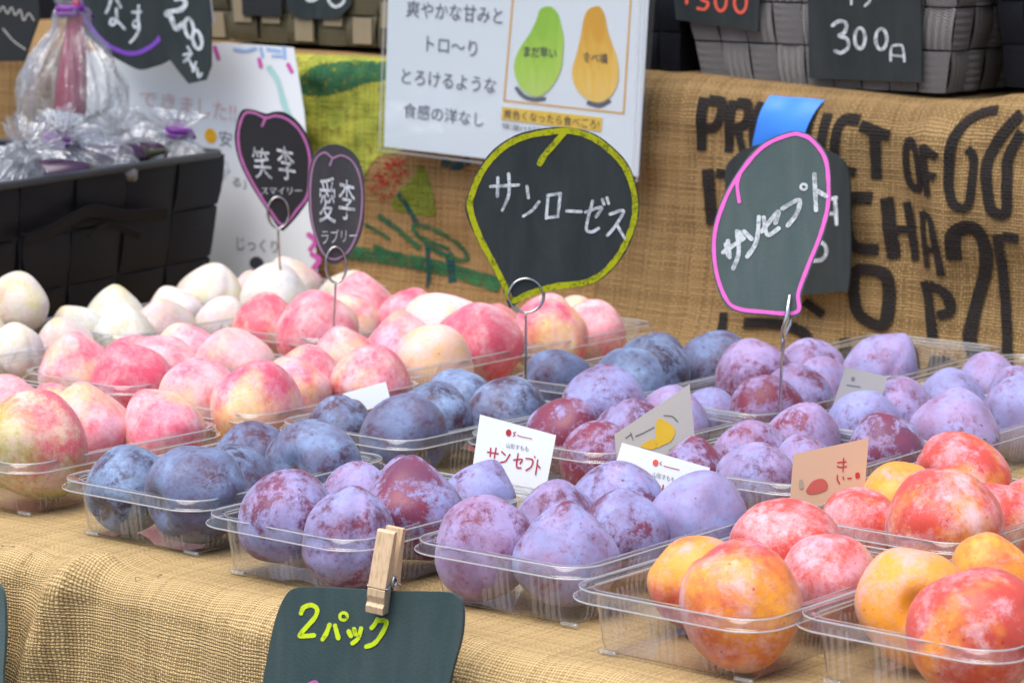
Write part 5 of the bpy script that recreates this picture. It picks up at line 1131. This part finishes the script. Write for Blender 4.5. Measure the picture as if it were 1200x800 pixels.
M_BLUE = plum_mat('blue_plum_skin', (.025, .014, .040), (.075, .014, .035), (.245, .35, .56), (.145, .19, .34), .55, .12, .3, dot=(.20, .26, .40))
M_LILA = plum_mat('lilac_plum_skin', (.12, .028, .075), (.20, .014, .04), (.27, .30, .57), (.36, .28, .51), .528, .075, .3, dot=(.5, .42, .55))
M_PNKP = plum_mat('pink_plum_skin', (.82, .56, .18), (.70, .07, .14), (.78, .54, .68), (.82, .64, .64), .49, .28, .15, tip=(.62, .035, .06), blush_amt=.55)
M_GRNP = plum_mat('green_plum_skin', (.36, .37, .035), (.70, .09, .14), (.80, .56, .62), (.76, .72, .46), .47, .2, .15, tip=(.62, .035, .06), blush_amt=.5, axis=.25)
M_WHTP = plum_mat('white_plum_skin', (.62, .60, .26), (.55, .22, .14), (.62, .65, .68), (.72, .55, .60), .55, .16, .1, tip=(.60, .36, .07), blush_amt=.33)
M_ORGP = plum_mat('orange_plum_skin', (.90, .38, .012), (.60, .05, .025), (.66, .38, .53), (.78, .55, .63), .445, .2, .2, blush_amt=.53)
def var(mat, spec): return [plum_mesh('plum', *s) for s in spec], mat
KINDS = {}
for ks, mt, spec in ((('blue',), M_BLUE, [(.12, .92, .07, 1), (.05, .98, .08, 2), (.2, 1.04, .07, 3)]), (('lilac', 'purple', 'red*', 'speck', 'blueish'), M_LILA, [(.42, .95, .085, 4), (.28, .98, .095, 5), (.18, .94, .10, 6), (.68, .92, .07, 7), (.32, 1.03, .08, 17)]),
                    (('green',), M_GRNP, [(.45, .93, .035, 16)]), (('pink', 'red', 'spot', 'pale', 'cream'), M_PNKP, [(.5, .9, .06, 8), (.3, .93, .08, 9), (.65, .88, .06, 10)]), (('white',), M_WHTP, [(.62, .88, .05, 11), (.45, .92, .07, 12), (.85, .85, .05, 18)]),
                    (('orange', 'redor', 'yellow', 'purplish'), M_ORGP, [(.15, .93, .09, 13), (.05, .96, .085, 14), (.25, .91, .08, 15)])):
    ms = [plum_mesh('plum_%d' % s[3], *s) for s in spec]
    for me in ms: me.materials.append(mt)
    for k in ks: KINDS[k] = ms
# bloom and blush of each kind: object colour r and g
LOOK = {'blue': (.5, .5), 'lilac': (.62, .45), 'purple': (.47, .55), 'red*': (.47, .75), 'speck': (.44, .5), 'blueish': (.85, .2), 'pink': (.50, .62), 'red': (.36, .82), 'spot': (.38, .34), 'green': (.5, .4), 'pale': (.80, .5), 'cream': (.62, .22),
        'white': (.6, .5), 'orange': (.38, .40), 'redor': (.52, .72), 'yellow': (.30, .05), 'purplish': (.9, .8)}
TIP = {(1032, 397): (.55, 0, .83), (1157, 417): (0, 0, 1), (1044, 438): (.05, 0, 1), (495, 337): (.75, -.1, .6), (431, 315): (.05, 0, 1), (660, 601): (.05, -.1, 1), (79, 394): (-.1, -.25, 1), (581, 360): (.1, -.5, .8),
       (190, 395): (-.6, -.4, .7), (287, 388): (-.1, -.5, .85), (225, 422): (-.45, -.35, .8), (302, 353): (0, .2, 1), (367, 358): (-.2, -.35, .9), (48, 346): (0, 0, 1), (226, 308): (.3, .2, .85), (258, 293): (-.3, 0, .9), (316, 308): (.1, -.1, 1),
       (192, 348): (0, -.4, .9), (145, 417): (-.2, -.3, .9), (411, 588): (.1, 0, 1), (406, 541): (0, 0, 1), (741, 577): (0, 0, 1), (735, 544): (.1, 0, 1), (656, 571): (.1, -.1, 1), (478, 369): (0, 0, 1), (435, 409): (.2, .1, .9), (812, 520): (0, 0, 1)}
GROUP = {'blue': 'blue plums in clear trays', 'lilac': 'lilac and purple plums in clear trays', 'pink': 'pink plums in clear trays', 'white': 'white plums in clear trays', 'orange': 'orange plums in clear trays'}
rng = random.Random(11)
for tr, kind, x, y, z, r, key, label in PLUMS:
    k = kind
    if kind == 'red' and tr[0] in 'BC': k = 'red*'
    ms = KINDS[k]; o = bpy.data.objects.new('plum', ms[rng.randrange(len(ms))]); COL.objects.link(o)
    gr = 1.13 if k in ('lilac', 'purple', 'red*', 'speck', 'blueish') else 1.06 if k in ('blue', 'orange', 'redor', 'yellow', 'purplish') else 1.06 if k == 'white' else 1.12
    if key in ((563, 534), (480, 525), (1044, 438)): gr = .98
    o.location = (x, y, z+(gr-1)*r*.95-.0045); o.scale = (r*gr,)*3
    if key in TIP: d = Vector(TIP[key])
    elif k in ('blue', 'orange', 'redor', 'yellow', 'purplish'): d = Vector((rng.uniform(-1, 1), rng.uniform(-1, 1), rng.uniform(-.3, .9)))
    else: d = Vector((rng.uniform(-.5, .5), rng.uniform(-.5, .3), 1))
    q = d.normalized().to_track_quat('Z', 'Y'); o.rotation_mode = 'QUATERNION'
    o.rotation_quaternion = q @ Matrix.Rotation(rng.uniform(0, 2*PI), 3, 'Z').to_quaternion()
    a, b = LOOK[k]; o.color = (min(1, max(0, a+rng.uniform(-.13, .13))), min(1, max(0, b+rng.uniform(-.26, .26))), rng.random(), 1)
    g = 'blue' if k == 'blue' else 'white' if k == 'white' else 'orange' if k in ('orange', 'redor', 'yellow', 'purplish') else 'lilac' if k in ('lilac', 'purple', 'red*', 'speck', 'blueish') else 'pink'
    tag(o, label, 'plum', GROUP[g])
